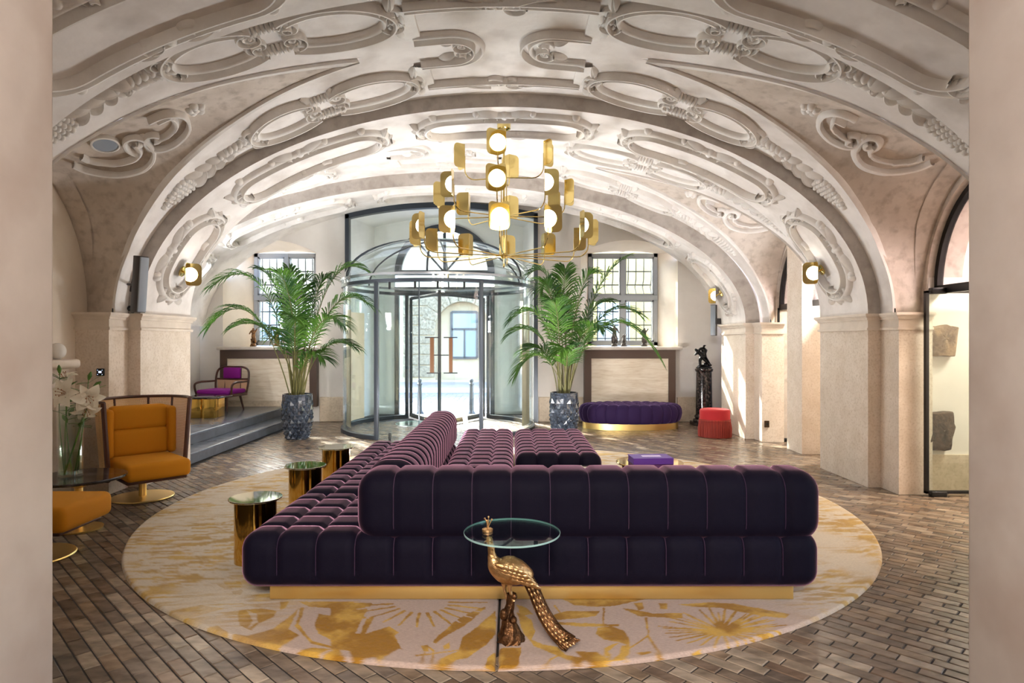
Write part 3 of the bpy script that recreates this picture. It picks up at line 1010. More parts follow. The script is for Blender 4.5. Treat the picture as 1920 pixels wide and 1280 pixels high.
for x0, x1 in ((PX0 - 0.3, DX0), (DX1, PX1 + 0.3)):
    mb.box(x0, x1, YF, YF + 0.3, -0.3, 5.0)
n = 24
mb.grid([[(DC + (DX1 - DC) * math.cos(PI * i / n), YF, DZ + DR * math.sin(PI * i / n)), (DC + (DX1 - DC) * math.cos(PI * i / n), YF, 5.0)] for i in range(n + 1)])
mb.grid([[(DC + (DX1 - DC) * math.cos(PI * i / n), YF, DZ + DR * math.sin(PI * i / n)), (DC + (DX1 - DC) * math.cos(PI * i / n), YF + .3, DZ + DR * math.sin(PI * i / n))] for i in range(n + 1)])
mb.obj('vestibule', M_WALLWHITE, wall_back, angle=30)

bb = struct('baseboard_back', 'pale stone baseboard along the back wall')
for x0, x1, z0 in ((-3.60, PX0 - 0.02, 0), (PX1 + 0.02, 1.33, 0), (3.09, 3.75, 0), (-6.0, -5.44, 0.285)):
    MB().rbox(x0, x1, YB - 0.04, YB + 0.02, z0, 0.46, 0.012).obj('stone_panel', M_DADO, bb)

# windows
def window(name, label, wx0, wx1, z0=1.42, z1=3.23):
    w = struct(name, label)
    y0, y1 = YW - 0.04, YW + 0.05
    xm, zm, t = (wx0 + wx1) / 2, z0 + (z1 - z0) * 0.52, 0.07
    mb = MB()
    mb.box(wx0, wx0 + t, y0, y1, z0, z1).box(wx1 - t, wx1, y0, y1, z0, z1).box(wx0, wx1, y0, y1, z0, z0 + t).box(wx0, wx1, y0, y1, z1 - t, z1)
    mb.box(xm - 0.04, xm + 0.04, y0 - 0.01, y1, z0, z1).box(wx0, wx1, y0 - 0.02, y1, zm - 0.05, zm + 0.05)
    mb.obj('window_frame', M_WINFRAME, w, smooth=False)
    for xa, xb in ((wx0 + t, xm - 0.04), (xm + 0.04, wx1 - t)):
        for za, zb in ((z0 + t, zm - 0.05), (zm + 0.05, z1 - t)):
            s = MB()
            q = 0.03
            s.box(xa, xa + q, y0 + .01, y1 - .02, za, zb).box(xb - q, xb, y0 + .01, y1 - .02, za, zb).box(xa, xb, y0 + .01, y1 - .02, za, za + q).box(xa, xb, y0 + .01, y1 - .02, zb - q, zb)
            so = s.obj('sash', M_WINFRAME, w, smooth=False)
            MB().box(xa + q, xb - q, YW - 0.003, YW + 0.003, za + q, zb - q).obj('pane', M_GLASS, so, smooth=False)
    mb = MB()
    yg = YW + 0.22
    for i in range(9):
        x = wx0 + 0.06 + (wx1 - wx0 - 0.12) * i / 8
        mb.loft([(x, yg, z0), (x, yg, z0 + 0.5), (x, yg + 0.02, z0 + 1.05), (x, yg + 0.14, z0 + 1.18), (x, yg + 0.02, z0 + 1.32), (x, yg, z1)], 0.011, 5)
    for k in range(7):
        z = z0 + 0.14 + (z1 - z0 - 0.2) * k / 6
        mb.box(wx0, wx1, yg - 0.01, yg + 0.01, z - 0.011, z + 0.011)
    mb.obj('iron_grille', M_IRON, w)
    return w
window('window_1', 'grey framed window with iron grille behind the left palm', -5.07, -3.80)
window('window_2', 'grey framed window with iron grille behind the right palm', 1.50, 2.86)
# ------------------------------------------------------------------ floor
floor = struct('floor', 'floor of small brown stone bricks laid diagonally')
MB().box(-7, 8, -4.3, 13.3, -0.12, -0.006).obj('floor_bed', plain('dark_floor_joint', lin(34, 27, 22), 0.8), floor, smooth=False)
M_TILE = attr_mat('stone_brick', 'tint', 0.26, noise=0.42, nscale=7, stretch=(1.0, 2.2, 1), bump=0.12, bscale=30)
RUGC, RUGR = (-0.07, 5.95), 3.04
TL, TW, JT = 0.186, 0.072, 0.006
def tile_verts(mb, cx, cy, ux, uy, l, w, z, dz):
    b = 0.004
    vx, vy = -uy, ux
    def q(a, c, h):
        return (cx + ux * a + vx * c, cy + uy * a + vy * c, h)
    lo = [q(sx * l / 2, sy * w / 2, -0.01) for sx, sy in ((-1, -1), (1, -1), (1, 1), (-1, 1))]
    md = [q(sx * l / 2, sy * w / 2, z - b) for sx, sy in ((-1, -1), (1, -1), (1, 1), (-1, 1))]
    hi = [q(sx * (l / 2 - b), sy * (w / 2 - b), z + dz[i]) for i, (sx, sy) in enumerate(((-1, -1), (1, -1), (1, 1), (-1, 1)))]
    n = len(mb.v)
    mb.add(lo + md + hi, [(8, 9, 10, 11)] + [(i, (i + 1) % 4, 4 + (i + 1) % 4, 4 + i) for i in range(4)] + [(4 + i, 4 + (i + 1) % 4, 8 + (i + 1) % 4, 8 + i) for i in range(4)])
BASE_TINTS = [lin(*c) for c in ((132, 114, 97), (120, 103, 87), (142, 124, 105), (110, 94, 80), (128, 111, 95), (134, 113, 92), (119, 104, 91), (102, 88, 76), (148, 131, 112), (126, 106, 89), (158, 141, 122), (114, 93, 76))]
def set_tint(me, cols):
    a = me.color_attributes.new('tint', 'FLOAT_COLOR', 'POINT')
    a.data.foreach_set('color', np.asarray(cols, dtype=np.float32).ravel())
ux, uy = 1 / math.sqrt(2), -1 / math.sqrt(2)
tiles = []
rt = random.Random(11)
for r in range(-80, 180):
    off = rt.uniform(-0.03, 0.03) + (TL / 2 if r % 2 else 0)
    for k in range(-90, 90):
        a, c = k * TL + off, r * TW
        cx, cy = ux * a - uy * c, uy * a + ux * c
        if not (1.9 < cy < 12.0 and -4.3 < cx < 4.5):
            continue
        if cy < 2.0 and abs(cx) > 1.6:
            continue
        if cx < -3.85 and cy > 7.5:
            continue
        if math.hypot(cx - RUGC[0], cy - RUGC[1]) < RUGR - 0.16:
            continue
        px = 960 + cx / cy * F
        if not (60 < px < 1860) or 640 + H / cy * F > 1300:
            continue
        tiles.append((cx, cy))
tiles.sort(key=lambda p: p[1] if 98 < 960 + p[0] / p[1] * F < 1815 else p[1] + 100)
near, rest = tiles[:296], tiles[296:]
kinds = []
for k in range(12):
    mb = MB()
    tile_verts(mb, 0, 0, ux, uy, TL - JT, TW - JT, 0, [rt.uniform(-.0016, .0) for _ in range(4)])
    me = mb.mesh('brick', M_TILE, smooth=False, merge=False)
    set_tint(me, [BASE_TINTS[k % 12]] * len(me.vertices))
    kinds.append(me)
for cx, cy in near:
    o = put('brick', kinds[rt.randrange(12)], floor)
    o.location = (cx, cy, rt.uniform(-.002, 0))
mb = MB(); cols = []
for cx, cy in rest:
    tile_verts(mb, cx, cy, ux, uy, TL - JT, TW - JT, rt.uniform(-.002, 0), [rt.uniform(-.0016, 0) for _ in range(4)])
    cols += [BASE_TINTS[rt.randrange(12)]] * 12
me = mb.mesh('brick_field', M_TILE, smooth=False, merge=False)
set_tint(me, cols)
tag(put('brick_field', me, floor), kind='stuff')

# raised platform with two steps
plat = struct('platform', 'raised dark stone platform with two steps before the left window')
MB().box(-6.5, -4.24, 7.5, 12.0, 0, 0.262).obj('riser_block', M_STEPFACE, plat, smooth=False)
MB().rbox(-6.5, -4.20, 7.45, 12.0, 0.262, 0.292, 0.008).obj('platform_top', M_STEPSTONE, plat)
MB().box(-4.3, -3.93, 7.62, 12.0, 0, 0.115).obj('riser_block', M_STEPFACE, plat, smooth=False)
MB().rbox(-4.3, -3.90, 7.62, 12.0, 0.115, 0.142, 0.008).obj('step_tread', M_STEPSTONE, plat)

# ------------------------------------------------------------------ round rug
rug = thing('rug', 'large round cream rug with golden flower pattern under the tufted sofa', 'rug', (0, 0, 0))
RZ = 0.022
def poly_in(px, py, poly):
    inside = np.zeros(px.shape, bool)
    n = len(poly)
    for i in range(n):
        x0, y0 = poly[i]; x1, y1 = poly[(i + 1) % n]
        c = (y0 > py) != (y1 > py)
        with np.errstate(divide='ignore', invalid='ignore'):
            xi = (x1 - x0) * (py - y0) / (y1 - y0 + 1e-12) + x0
        inside ^= c & (px < xi)
    return inside
def seg_dist(px, py, a, b):
    ax, ay = a; bx, by = b
    dx, dy = bx - ax, by - ay
    t = np.clip(((px - ax) * dx + (py - ay) * dy) / (dx * dx + dy * dy + 1e-9), 0, 1)
    return np.hypot(px - ax - t * dx, py - ay - t * dy), t
def leaf_poly(a, b, w, bend=0.0, n=10):
    a, b = np.array(a), np.array(b)
    d = b - a; nrm = np.array([-d[1], d[0]])
    up, dn = [], []
    for i in range(n + 1):
        t = i / n
        c = a + d * t + nrm * bend * math.sin(PI * t)
        k = w * math.sin(PI * t ** 0.8) * np.array(nrm) / np.linalg.norm(nrm)
        up.append(tuple(c + k)); dn.append(tuple(c - k))
    return up + dn[::-1]
def S2(ox, oy, sc):
    return lambda pts: [on_floor(ox + x / sc, oy + y / sc, RZ) for x, y in pts]
q6, q9 = S2(620, 1100, 2.182), S2(90, 1000, 3.147)
GOLD = []     # golden shapes, in floor coordinates
BACK = []     # ground-coloured shapes on top of them
GOLD += [q6(p) for p in (
    [(0, 60), (60, 70), (150, 130), (180, 120), (140, 190), (240, 160), (300, 200), (330, 260), (280, 250), (200, 300), (220, 325), (110, 318), (40, 300), (60, 260), (0, 250)],
    [(0, 60), (110, 58), (150, 90), (130, 130), (60, 110), (0, 118)],
    [(415, 225), (450, 190), (520, 130), (590, 95), (640, 78), (560, 150), (480, 195), (430, 230)],
    [(540, 205), (600, 160), (676, 95), (676, 190), (640, 230), (560, 290), (500, 300), (450, 330), (470, 300), (520, 270)],
    [(450, 290), (520, 262), (560, 258), (500, 310), (455, 345), (410, 350), (415, 330)],
    [(640, 290), (676, 260), (676, 362), (610, 360), (630, 330)],
    [(686, 250), (780, 245), (770, 310), (740, 362), (690, 362)],
    [(760, 100), (820, 130), (835, 180), (820, 215), (870, 235), (930, 245), (960, 275), (1040, 290), (1010, 330), (980, 300), (900, 268), (830, 240), (790, 190)],
    [(760, 70), (800, 85), (830, 110), (780, 118)],
    [(890, 120), (960, 98), (1100, 96), (1085, 118), (1000, 128), (900, 135)],
    [(880, 140), (1000, 145), (1180, 152), (1180, 158), (1050, 162), (930, 152)],
    [(975, 62), (1110, 62), (1105, 74), (1000, 75)],
    [(1095, 165), (1150, 158), (1200, 178), (1222, 210), (1225, 240), (1180, 225), (1120, 215), (1085, 190)],
    [(1120, 250), (1150, 235), (1180, 228), (1170, 250), (1140, 285), (1120, 280)],
    [(1190, 240), (1225, 235), (1222, 270), (1200, 295), (1150, 300), (1180, 275)],
    [(1000, 262), (1090, 265), (1150, 300), (1090, 325), (1040, 300)],
    [(1250, 268), (1310, 262), (1315, 270), (1270, 278)],
    [(1330, 265), (1362, 290), (1362, 300), (1340, 290)],
    [(1190, 85), (1230, 90), (1320, 108), (1440, 105), (1440, 128), (1380, 125), (1260, 118)],
    [(1240, 66), (1275, 62), (1280, 88), (1258, 95)],
    [(1340, 66), (1378, 66), (1375, 88), (1350, 90)],
    [(1420, 70), (1560, 62), (1640, 66), (1800, 95), (1880, 110), (1860, 126), (1760, 118), (1600, 85), (1480, 80)],
    [(1550, 168), (1600, 158), (1650, 172), (1640, 200), (1580, 200)],
    [(1480, 262), (1515, 250), (1510, 268), (1490, 278)],
    [(1540, 260), (1580, 252), (1575, 268), (1550, 270)],
    [(1740, 190), (1800, 188), (1790, 200), (1750, 200)],
    [(370, 240), (400, 235), (400, 262), (380, 262)], [(460, 240), (488, 225), (486, 250), (462, 256)])]
GOLD += [q9(p) for p in (
    [(1130, 450), (1260, 440), (1350, 455), (1330, 490), (1240, 530), (1200, 570), (1130, 540), (1120, 480)],
    [(1090, 590), (1180, 600), (1330, 560), (1420, 490), (1480, 440), (1420, 560), (1500, 610), (1420, 640), (1340, 680), (1200, 670), (1080, 630)],
    [(1600, 470), (1740, 500), (1880, 490), (1820, 600), (1790, 650), (1920, 620), (1920, 730), (1800, 740), (1740, 660), (1600, 590), (1570, 540)],
    [(1420, 700), (1560, 670), (1720, 680), (1750, 760), (1600, 750), (1480, 720)],
    [(1370, 400), (1420, 400), (1400, 440), (1370, 450)],
    [(1480, 400), (1920, 400), (1900, 430), (1700, 440), (1540, 430)],
    [(1000, 300), (1130, 280), (1150, 310), (1050, 330)], [(1080, 340), (1150, 330), (1140, 360), (1090, 355)],
    [(700, 460), (900, 420), (1040, 440), (900, 480), (760, 520)], [(880, 560), (1000, 540), (1060, 580), (1080, 640), (960, 600)])]
BACK += [q6(p) for p in (
    [(262, 200), (300, 165), (380, 165), (430, 180), (420, 225), (370, 240), (330, 262), (290, 250)],
    [(100, 190), (130, 130), (150, 125), (130, 165), (120, 190)],
    [(280, 270), (300, 250), (322, 262), (310, 285), (285, 290)],
    [(215, 285), (240, 275), (262, 290), (240, 300)],
    [(130, 295), (180, 285), (205, 310), (170, 318), (135, 312)],
    [(50, 260), (70, 258), (85, 295), (120, 308), (70, 315)],
    [(1135, 262), (1180, 228), (1185, 235), (1150, 280)])]
BACK += [q9(p) for p in ([(1170, 450), (1230, 470), (1240, 520), (1180, 560), (1210, 510)], [(1340, 690), (1480, 600), (1540, 610), (1400, 680)],
                         [(1540, 740), (1660, 680), (1680, 684), (1580, 735)], [(1740, 685), (1780, 690), (1800, 750), (1760, 760)])]
LINES = []    # (points, half width, gold?)
for p, w in (([(915, 75), (950, 120)], .006), ([(1118, 85), (1115, 158)], .005), ([(1290, 125), (1300, 200), (1362, 295)], .006), ([(1300, 200), (1160, 290)], .005),
             ([(850, 350), (900, 295), (930, 280)], .006), ([(1140, 285), (1135, 320)], .005), ([(1210, 290), (1212, 318)], .004),
             ([(1600, 180), (1720, 210)], .006), ([(410, 350), (420, 260), (400, 245)], .006), ([(350, 280), (520, 258)], .006), ([(370, 310), (385, 265)], .005)):
    LINES.append((q6(p), w, True))
for k in range(26):                        # two big spiky flowers in front of the sofa
    a = PI + PI * k / 25
    c = (1600, 178)
    e = (1600 + 270 * math.cos(a) * (0.8 + 0.2 * (k % 3) / 2), 178 + 95 * math.sin(a) * (0.8 + 0.2 * (k % 2)))
    LINES.append((q6([c, e]), .009 if k % 2 else .006, True))
for k in range(12):
    a = PI * (k + 0.5) / 12
    LINES.append((q6([(1600, 180), (1600 + 230 * math.cos(a), 180 + 62 * math.sin(a))]), .007, True))
for k in range(24):
    a = PI * k / 23
    LINES.append((q6([(370 + 120 * math.cos(a), 62 + 44 * math.sin(a)), (370 + 270 * math.cos(a), 62 + 100 * math.sin(a))]), .009, k % 2 == 0))
LINES.append((q9([(1500, 440), (1470, 540), (1560, 640), (1720, 680)]), .010, True))
rr = random.Random(5)
for k in range(46):                        # looser leaves over the rest of the rug
    a, d = rr.uniform(0, 2 * PI), rr.uniform(0.5, RUGR - 0.2)
    x, y = RUGC[0] + d * math.cos(a), RUGC[1] + d * math.sin(a)
    if y < 3.72 and -1.6 < x < 1.75:
        continue
    t = rr.uniform(-0.6, 0.6) + (PI if rr.random() < .5 else 0)
    L = rr.uniform(.3, .8)
    GOLD.append(leaf_poly((x, y), (x + L * math.cos(t), y + L * math.sin(t)), rr.uniform(.04, .12), rr.uniform(-.2, .2)))
    LINES.append(([(x - .5 * math.cos(t), y - .3 * math.sin(t)), (x, y)], .008, True))

def vnoise(x, y, seed):
    rs = np.random.RandomState(seed)
    g = rs.rand(64, 64)
    xi, yi = np.floor(x).astype(int), np.floor(y).astype(int)
    fx, fy = x - xi, y - yi
    fx, fy = fx * fx * (3 - 2 * fx), fy * fy * (3 - 2 * fy)
    h = lambda a, b: g[a % 64, b % 64]
    return (h(xi, yi) * (1 - fx) + h(xi + 1, yi) * fx) * (1 - fy) + (h(xi, yi + 1) * (1 - fx) + h(xi + 1, yi + 1) * fx) * fy
def fbm(x, y, seed, o=4):
    t = np.zeros_like(x); a = 1.0; n = 0
    for k in range(o):
        t += a * vnoise(x * 2 ** k, y * 2 ** k, seed + k); n += a; a *= 0.55
    return t / n
def rug_colour(x, y):
    wx = x + 0.010 * (fbm(x * 22, y * 22, 40) - 0.5)
    wy = y + 0.010 * (fbm(x * 22, y * 22, 50) - 0.5)
    g = np.zeros(x.shape)
    for p in GOLD:
        bx = [q[0] for q in p]; by = [q[1] for q in p]
        m = (wx > min(bx)) & (wx < max(bx)) & (wy > min(by)) & (wy < max(by))
        if m.any():
            idx = np.where(m)[0]
            g[idx[poly_in(wx[idx], wy[idx], p)]] = 1
    for p in BACK:
        m = poly_in(wx, wy, p)
        g[m] = 0
    for pts, w, gold in LINES:
        for a, b in zip(pts[:-1], pts[1:]):
            m = (wx > min(a[0], b[0]) - .05) & (wx < max(a[0], b[0]) + .05) & (wy > min(a[1], b[1]) - .05) & (wy < max(a[1], b[1]) + .05)
            idx = np.where(m)[0]
            if len(idx):
                d, t = seg_dist(wx[idx], wy[idx], a, b)
                g[idx[d < w * (1.15 - 0.5 * t)]] = 1.0 if gold else 0.0
    ground = np.array(lin(180, 156, 142)[:3]); gold = np.array(lin(152, 104, 4)[:3]); gold2 = np.array(lin(196, 152, 60)[:3])
    k = np.clip((fbm(x * 9, y * 9, 3) - 0.42) * 4, 0, 1)[:, None]
    gc = gold * (1 - k) + gold2 * k
    # sheen and glare painted into the silk: away from the front the pattern breaks into streaks of cream and pale gold
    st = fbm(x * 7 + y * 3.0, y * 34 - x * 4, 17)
    sheen_zone = np.clip((np.hypot(x - 0.15, (y - 3.3) * 1.5) - 1.25) * 1.6, 0, 1)
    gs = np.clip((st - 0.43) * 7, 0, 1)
    gg = g * (1 - 0.55 * sheen_zone) + gs * sheen_zone * 0.95 * np.clip((fbm(x * 2.2, y * 3.4, 71) - 0.27) * 4, 0, 1)
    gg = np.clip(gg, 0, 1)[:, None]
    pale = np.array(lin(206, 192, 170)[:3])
    gr = ground * (1 - sheen_zone[:, None]) + pale * sheen_zone[:, None]
    gc = gc * (1 - 0.5 * sheen_zone[:, None]) + np.array(lin(200, 164, 84)[:3]) * 0.5 * sheen_zone[:, None]
    c = gr * (1 - gg) + gc * gg
    return np.concatenate([c, np.ones((len(x), 1))], 1)

M_RUG = attr_mat('silk_wool_pile', 'tint', 0.75, noise=0.16, nscale=60, stretch=(1, 4, 1), bump=0.35, bscale=220, Sheen_Weight=0.08, Sheen_Roughness=0.4)
def rug_half(sgn):
    xs_c = np.linspace(0, 1, 161)
    R = RUGR
    ylist = list(np.concatenate([np.linspace(RUGC[1] - R, RUGC[1] - R + 0.9, 170), np.linspace(RUGC[1] - R + 0.9, RUGC[1] + R, 200)[1:]]))
    gap = 0.006
    X, Y, Zz, faces = [], [], [], []
    nx = 330
    for y in ylist:
        hw = math.sqrt(max(R * R - (y - RUGC[1]) ** 2, 0))
        for k in range(nx + 1):
            t = k / nx
            X.append(RUGC[0] + sgn * (gap + (max(hw, gap) - gap) * t)); Y.append(y)
    X, Y = np.array(X), np.array(Y)
    d = np.minimum(RUGR - np.hypot(X - RUGC[0], Y - RUGC[1]), np.abs(X - RUGC[0]) - gap)
    Zz = RZ * np.clip(1 - (1 - np.clip(d / 0.02, 0, 1)) ** 2, 0, 1) ** 0.5 * (0.88 + 0.12 * fbm(X * 40, Y * 40, 9, 2))
    me = bpy.data.meshes.new('rug_half')
    W = nx + 1
    v = np.stack([X, Y, Zz], 1)
    i, j = np.meshgrid(np.arange(len(ylist) - 1), np.arange(nx), indexing='ij')
    a = (i * W + j).ravel()
    f = np.stack([a, a + 1, a + W + 1, a + W] if sgn > 0 else [a, a + W, a + W + 1, a + 1], 1)
    me.from_pydata(v.tolist(), [], f.tolist())
    me.polygons.foreach_set('use_smooth', np.ones(len(me.polygons), bool))
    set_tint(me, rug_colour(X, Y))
    me.materials.append(M_RUG)
    return put('rug_half', me, rug)
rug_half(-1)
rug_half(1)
def settle(root, loc):
    """move a thing's origin to its base without moving its parts"""
    root.location = loc
    for c in root.children:
        c.location = Vector(c.location) - Vector(loc)
settle(rug, (RUGC[0], RUGC[1], 0))

# ------------------------------------------------------------------ tufted sofa
POW = 7.0
def tufted(x0, x1, y0, y1, z0, z1, nx, ny, r, d, res=8, lean=0.0, rb=None):
    """rounded block upholstered in nx by ny channels"""
    lo, hi = (x0, y0, z0), (x1, y1, z1)
    def g(t, n):
        if n <= 0:
            return 0.0
        t = min(max(t, 0), 1) * n
        i = min(int(t), n - 1)
        k = 2 * (t - i) - 1
        if (i == 0 and k < 0) or (i == n - 1 and k > 0):
            return 0.0
        return 1 - math.sqrt(max(0.0, 1 - abs(k) ** POW))
    def push(p, use):
        q = [min(max(c, a + r), b - r) if b - a > 2 * r else (a + b) / 2 for c, a, b in zip(p, lo, hi)]
        n = Vector(p) - Vector(q)
        if n.length < 1e-9:
            return tuple(p)
        n.normalize()
        gx = g((p[0] - x0) / (x1 - x0), nx)
        gy = g((p[1] - y0) / (y1 - y0), ny)
        inset = d * min(1.3, (gx if use[0] else 0) + (gy if use[1] else 0)) * min(1, max(0, (p[2] - z0 - .02) / .06))
        return tuple(Vector(q) + n * (r - inset))
    def samples(a, b, n):
        m = max(n, 1) * res
        s = set()
        for i in range(m + 1):
            s.add(round(a + (b - a) * i / m, 6))
        for e in range(1, 5):
            s.add(round(a + r * e / 5, 6)); s.add(round(b - r * e / 5, 6))
        return sorted(s)
    xs, ys = samples(x0, x1, nx), samples(y0, y1, ny)
    zs = [z0 + (z1 - z0) * (0.5 - 0.5 * math.cos(PI * i / 14)) for i in range(15)]
    mb = MB()
    mb.grid([[push((x, y, z1), (1, 1)) for y in ys] for x in xs])
    mb.grid([[push((x, y, z0), (0, 0)) for y in ys] for x in xs])
    for y in (y0, y1):
        mb.grid([[push((x, y, z), (1, 0)) for z in zs] for x in xs])
    for x in (x0, x1):
        mb.grid([[push((x, y, z), (0, 1)) for z in zs] for y in ys])
    return mb

def seams(x0, x1, y0, y1, z0, z1, nx, r, d, i0=1, i1=None, top=.14):
    mb = MB()
    lo, hi = (x0, y0, z0), (x1, y1, z1)
    for i in range(i0, i1 or nx):
        x = x0 + (x1 - x0) * i / nx
        pts = []
        for y, z in [(y0, z0 + .07 + (z1 - z0 - .07) * k / 20) for k in range(21)] + [(y0 + top * k / 10, z1) for k in range(1, 11)]:
            p = Vector((x, y, z))
            q = Vector((x, min(max(y, y0 + r), y1 - r), min(max(z, z0 + r), z1 - r)))
            n = (p - q).normalized()
            pts.append(q + n * (r - d + .0022))
        mb.loft(pts, .0022, 5)
    return mb

sofa = thing('tufted_sofa', 'large aubergine velvet sectional sofa with channelled tufting on brass plinth', 'sofa', (0, 0, 0))
SX0, SX1, SY0, SY1 = -1.535, 1.735, 3.56, 4.62
ZB, ZT = 0.108, 0.425
tufted(SX0, SX1, SY0, SY1, ZB, ZT, 15, 5, 0.10, 0.024).obj('seat', M_VELVET, sofa, angle=70)
tufted(SX0 + 0.004, -0.60, SY1 - 0.02, 7.02, ZB, ZT, 4, 12, 0.10, 0.026).obj('seat', M_VELVET, sofa, angle=70)
tufted(-0.60, 0.015, SY1 - 0.02, 7.98, ZB, ZT, 3, 16, 0.09, 0.026).obj('seat', M_VELVET, sofa, angle=70)
tufted(0.03, 0.87, 6.12, 7.98, ZB, ZT, 4, 9, 0.10, 0.026).obj('chaise', M_VELVET, sofa, angle=70)
tufted(-0.885, 1.755, SY0 + 0.01, SY0 + 0.36, 0.365, 0.765, 12, 0, 0.12, 0.02).obj('backrest', M_VELVET, sofa, angle=70)
tufted(-0.905, -0.585, SY0 + 0.32, 6.92, 0.365, 0.765, 0, 20, 0.13, 0.026).obj('backrest', M_VELVET, sofa, angle=70)
seams(SX0, SX1, SY0, SY1, ZB, ZT, 15, 0.10, 0.024).obj('seat_seams', M_SEAM, sofa)['kind'] = 'stuff'
seams(-0.885, 1.755, SY0 + 0.01, SY0 + 0.36, 0.365, 0.765, 12, 0.12, 0.02).obj('backrest_seams', M_SEAM, sofa)['kind'] = 'stuff'
MB().rbox(-1.39, 1.615, SY0 + 0.11, SY1 - 0.1, RZ + 0.0005, ZB + 0.01, 0.004).rbox(-1.39, -0.12, SY1 - 0.12, 6.88, RZ + 0.0005, ZB + 0.01, 0.004).rbox(-0.14, 0.72, 6.26, 7.84, RZ + 0.0005, ZB + 0.01, 0.004).obj('plinth', M_BRASS, sofa, angle=30)
settle(sofa, (0, 4.1, 0.02))

# ------------------------------------------------------------------ peacock side table
pk = thing('peacock_table', 'antique gold peacock side table carrying a round glass top', 'side table', (0, 0, 0))
PC = (0.0, 3.17, RZ + .0005)
sc_ = PC[1] / F
def pp(px, py, dy=0.0):                      # point of the bird in its own standing plane
    k = (PC[1] + dy) / F
    return (PC[0] + (px - 960) * k, PC[1] + dy, H - (py - 640) * k)
def path(pts, dys=None):
    return [pp(x, y, dys[i] if dys else 0.0) for i, (x, y) in enumerate(pts)]
u = sc_
P, R = smooth_path(path([(917, 1014), (920, 1022), (922, 1036), (924, 1047), (930, 1058), (942, 1065), (957, 1069), (972, 1073), (986, 1078), (994, 1084)]),
                   [.014, .017, .019, .026, .046, .064, .070, .062, .044, .028])
MB().loft(P, R, 20).obj('body', M_BRONZE, pk, angle=80)
mb = MB()                                     # head under the glass with beak
P, R = smooth_path(path([(908, 1016), (913, 1013), (918, 1012), (921, 1018)]), [.002, .008, .017, .012])
mb.loft(P, R, 12).obj('head', M_BRONZE, pk, angle=80)
for sgn in (-1, 1):                           # folded wings with feather rows
    w = MB()
    for row in range(4):
        for k in range(5):
            a0 = (928 + k * 9 + row * 7, 1058 + row * 8 + k * 2.5)
            a1 = (a0[0] + 30, a0[1] + 12)
            dy = sgn * (0.066 - 0.005 * row)
            P, R = smooth_path([pp(a0[0], a0[1], dy), pp((a0[0] + a1[0]) / 2, (a0[1] + a1[1]) / 2 - 1, dy + sgn * 0.008), pp(a1[0], a1[1], dy * 0.8)], [(.005, .007), (.008, .014), (.002, .003)], 4)
            w.loft(P, R, 8)
    w.obj('wing', M_BRONZE, pk, angle=60)
t_pts = [(984, 1076), (1000, 1104), (1020, 1150), (1044, 1186), (1070, 1207)]
P, R = smooth_path(path(t_pts, [0, 0, -.03, -.08, -.13]), [(.018, .026), (.020, .031), (.020, .035), (.016, .038), (.010, .042)], 8)
MB().loft(P, R, 16).obj('tail', M_BRONZEDK, pk, angle=80)
mb = MB()                                     # tail eyes and quills
for i in range(3, len(P) - 1, 2):
    for k in (-1, 0, 1):
        c = P[i] + Vector((0.015 * k, -R[i][0] * (1 - .12 * abs(k)) - 0.003, 0.007 * k))
        d = (P[i + 1] - P[i]).normalized()
        mb.loft([c - d * .013, c - d * .004, c + d * .006, c + d * .013], [.001, .0058, .0058, .001], 6)
mb.obj('tail_eyes', M_BRONZE, pk, angle=80)
mb = MB()
for k in range(-3, 4):
    mb.loft([P[j] + Vector((0.0085 * k * (1 + .4 * j / len(P)), -R[j][0] * (1 - 0.075 * k * k) - 0.002, 0.004 * k)) for j in range(2, len(P))], .0022, 5)
for k in range(-4, 5):
    e = P[-1]
    mb.loft([P[-6] + Vector((.007 * k, -.012, .004 * k)), P[-3] + Vector((.0085 * k, -.014, .005 * k)), e + Vector((.0095 * k + .006, -.010, .0055 * k))], [.005, .007, .004], 6)
mb.obj('tail_quills', M_BRONZEDK, pk, angle=80)
for dx, dy in ((-4, .012), (6, -.012)):
    P2, R2 = smooth_path([pp(950 + dx, 1092, dy), pp(950 + dx, 1104, dy), pp(954 + dx, 1118, dy), pp(957 + dx, 1126, dy)], [.018, .009, .008, .012], 4)
    MB().loft(P2, R2, 10).obj('leg', M_BRONZE, pk, angle=80)
mb = MB()                                     # gnarled stump
P3, R3 = smooth_path([pp(959, 1112), pp(957, 1130), pp(953, 1150), pp(955, 1168), pp(958, 1190), (pp(958, 1205)[0], PC[1], RZ + 0.0005)], [.022, .020, .026, .036, .058, .066], 6)
rows = []
for i, (p, r) in enumerate(zip(P3, R3)):
    rows.append([(p.x + r[0] * (1 + .10 * math.sin(7 * a + i * .5) + .05 * math.sin(13 * a)) * math.cos(a), p.y + r[0] * (1 + .10 * math.sin(7 * a + i * .5)) * math.sin(a), p.z) for a in [2 * PI * k / 36 for k in range(36)]])
mb.grid(rows, cv=True, flip=True)
mb.ball(pp(945, 1152, -.02), (.022, .02, .03), 12, 8).ball(pp(964, 1118, -.012), .016, 10, 6).ball(pp(962, 1162, -.02), .02, 10, 6)
mb.obj('stump', M_BRONZEDK, pk, angle=70)
mb = MB()
GZ = 0.552
GR = 0.239
mb.lathe([(0, GZ), (GR - .002, GZ), (GR - .002, GZ + .009), (0, GZ + .009)], (PC[0], PC[1], 0), 64).obj('glass_top', M_TABLEGLASS, pk, angle=30)
MB().lathe([(GR - .002, GZ), (GR, GZ + .001), (GR, GZ + .008), (GR - .002, GZ + .009)], (PC[0], PC[1], 0), 64).obj('glass_rim', M_GEDGE, pk)
cx = pp(914, 990)[0]
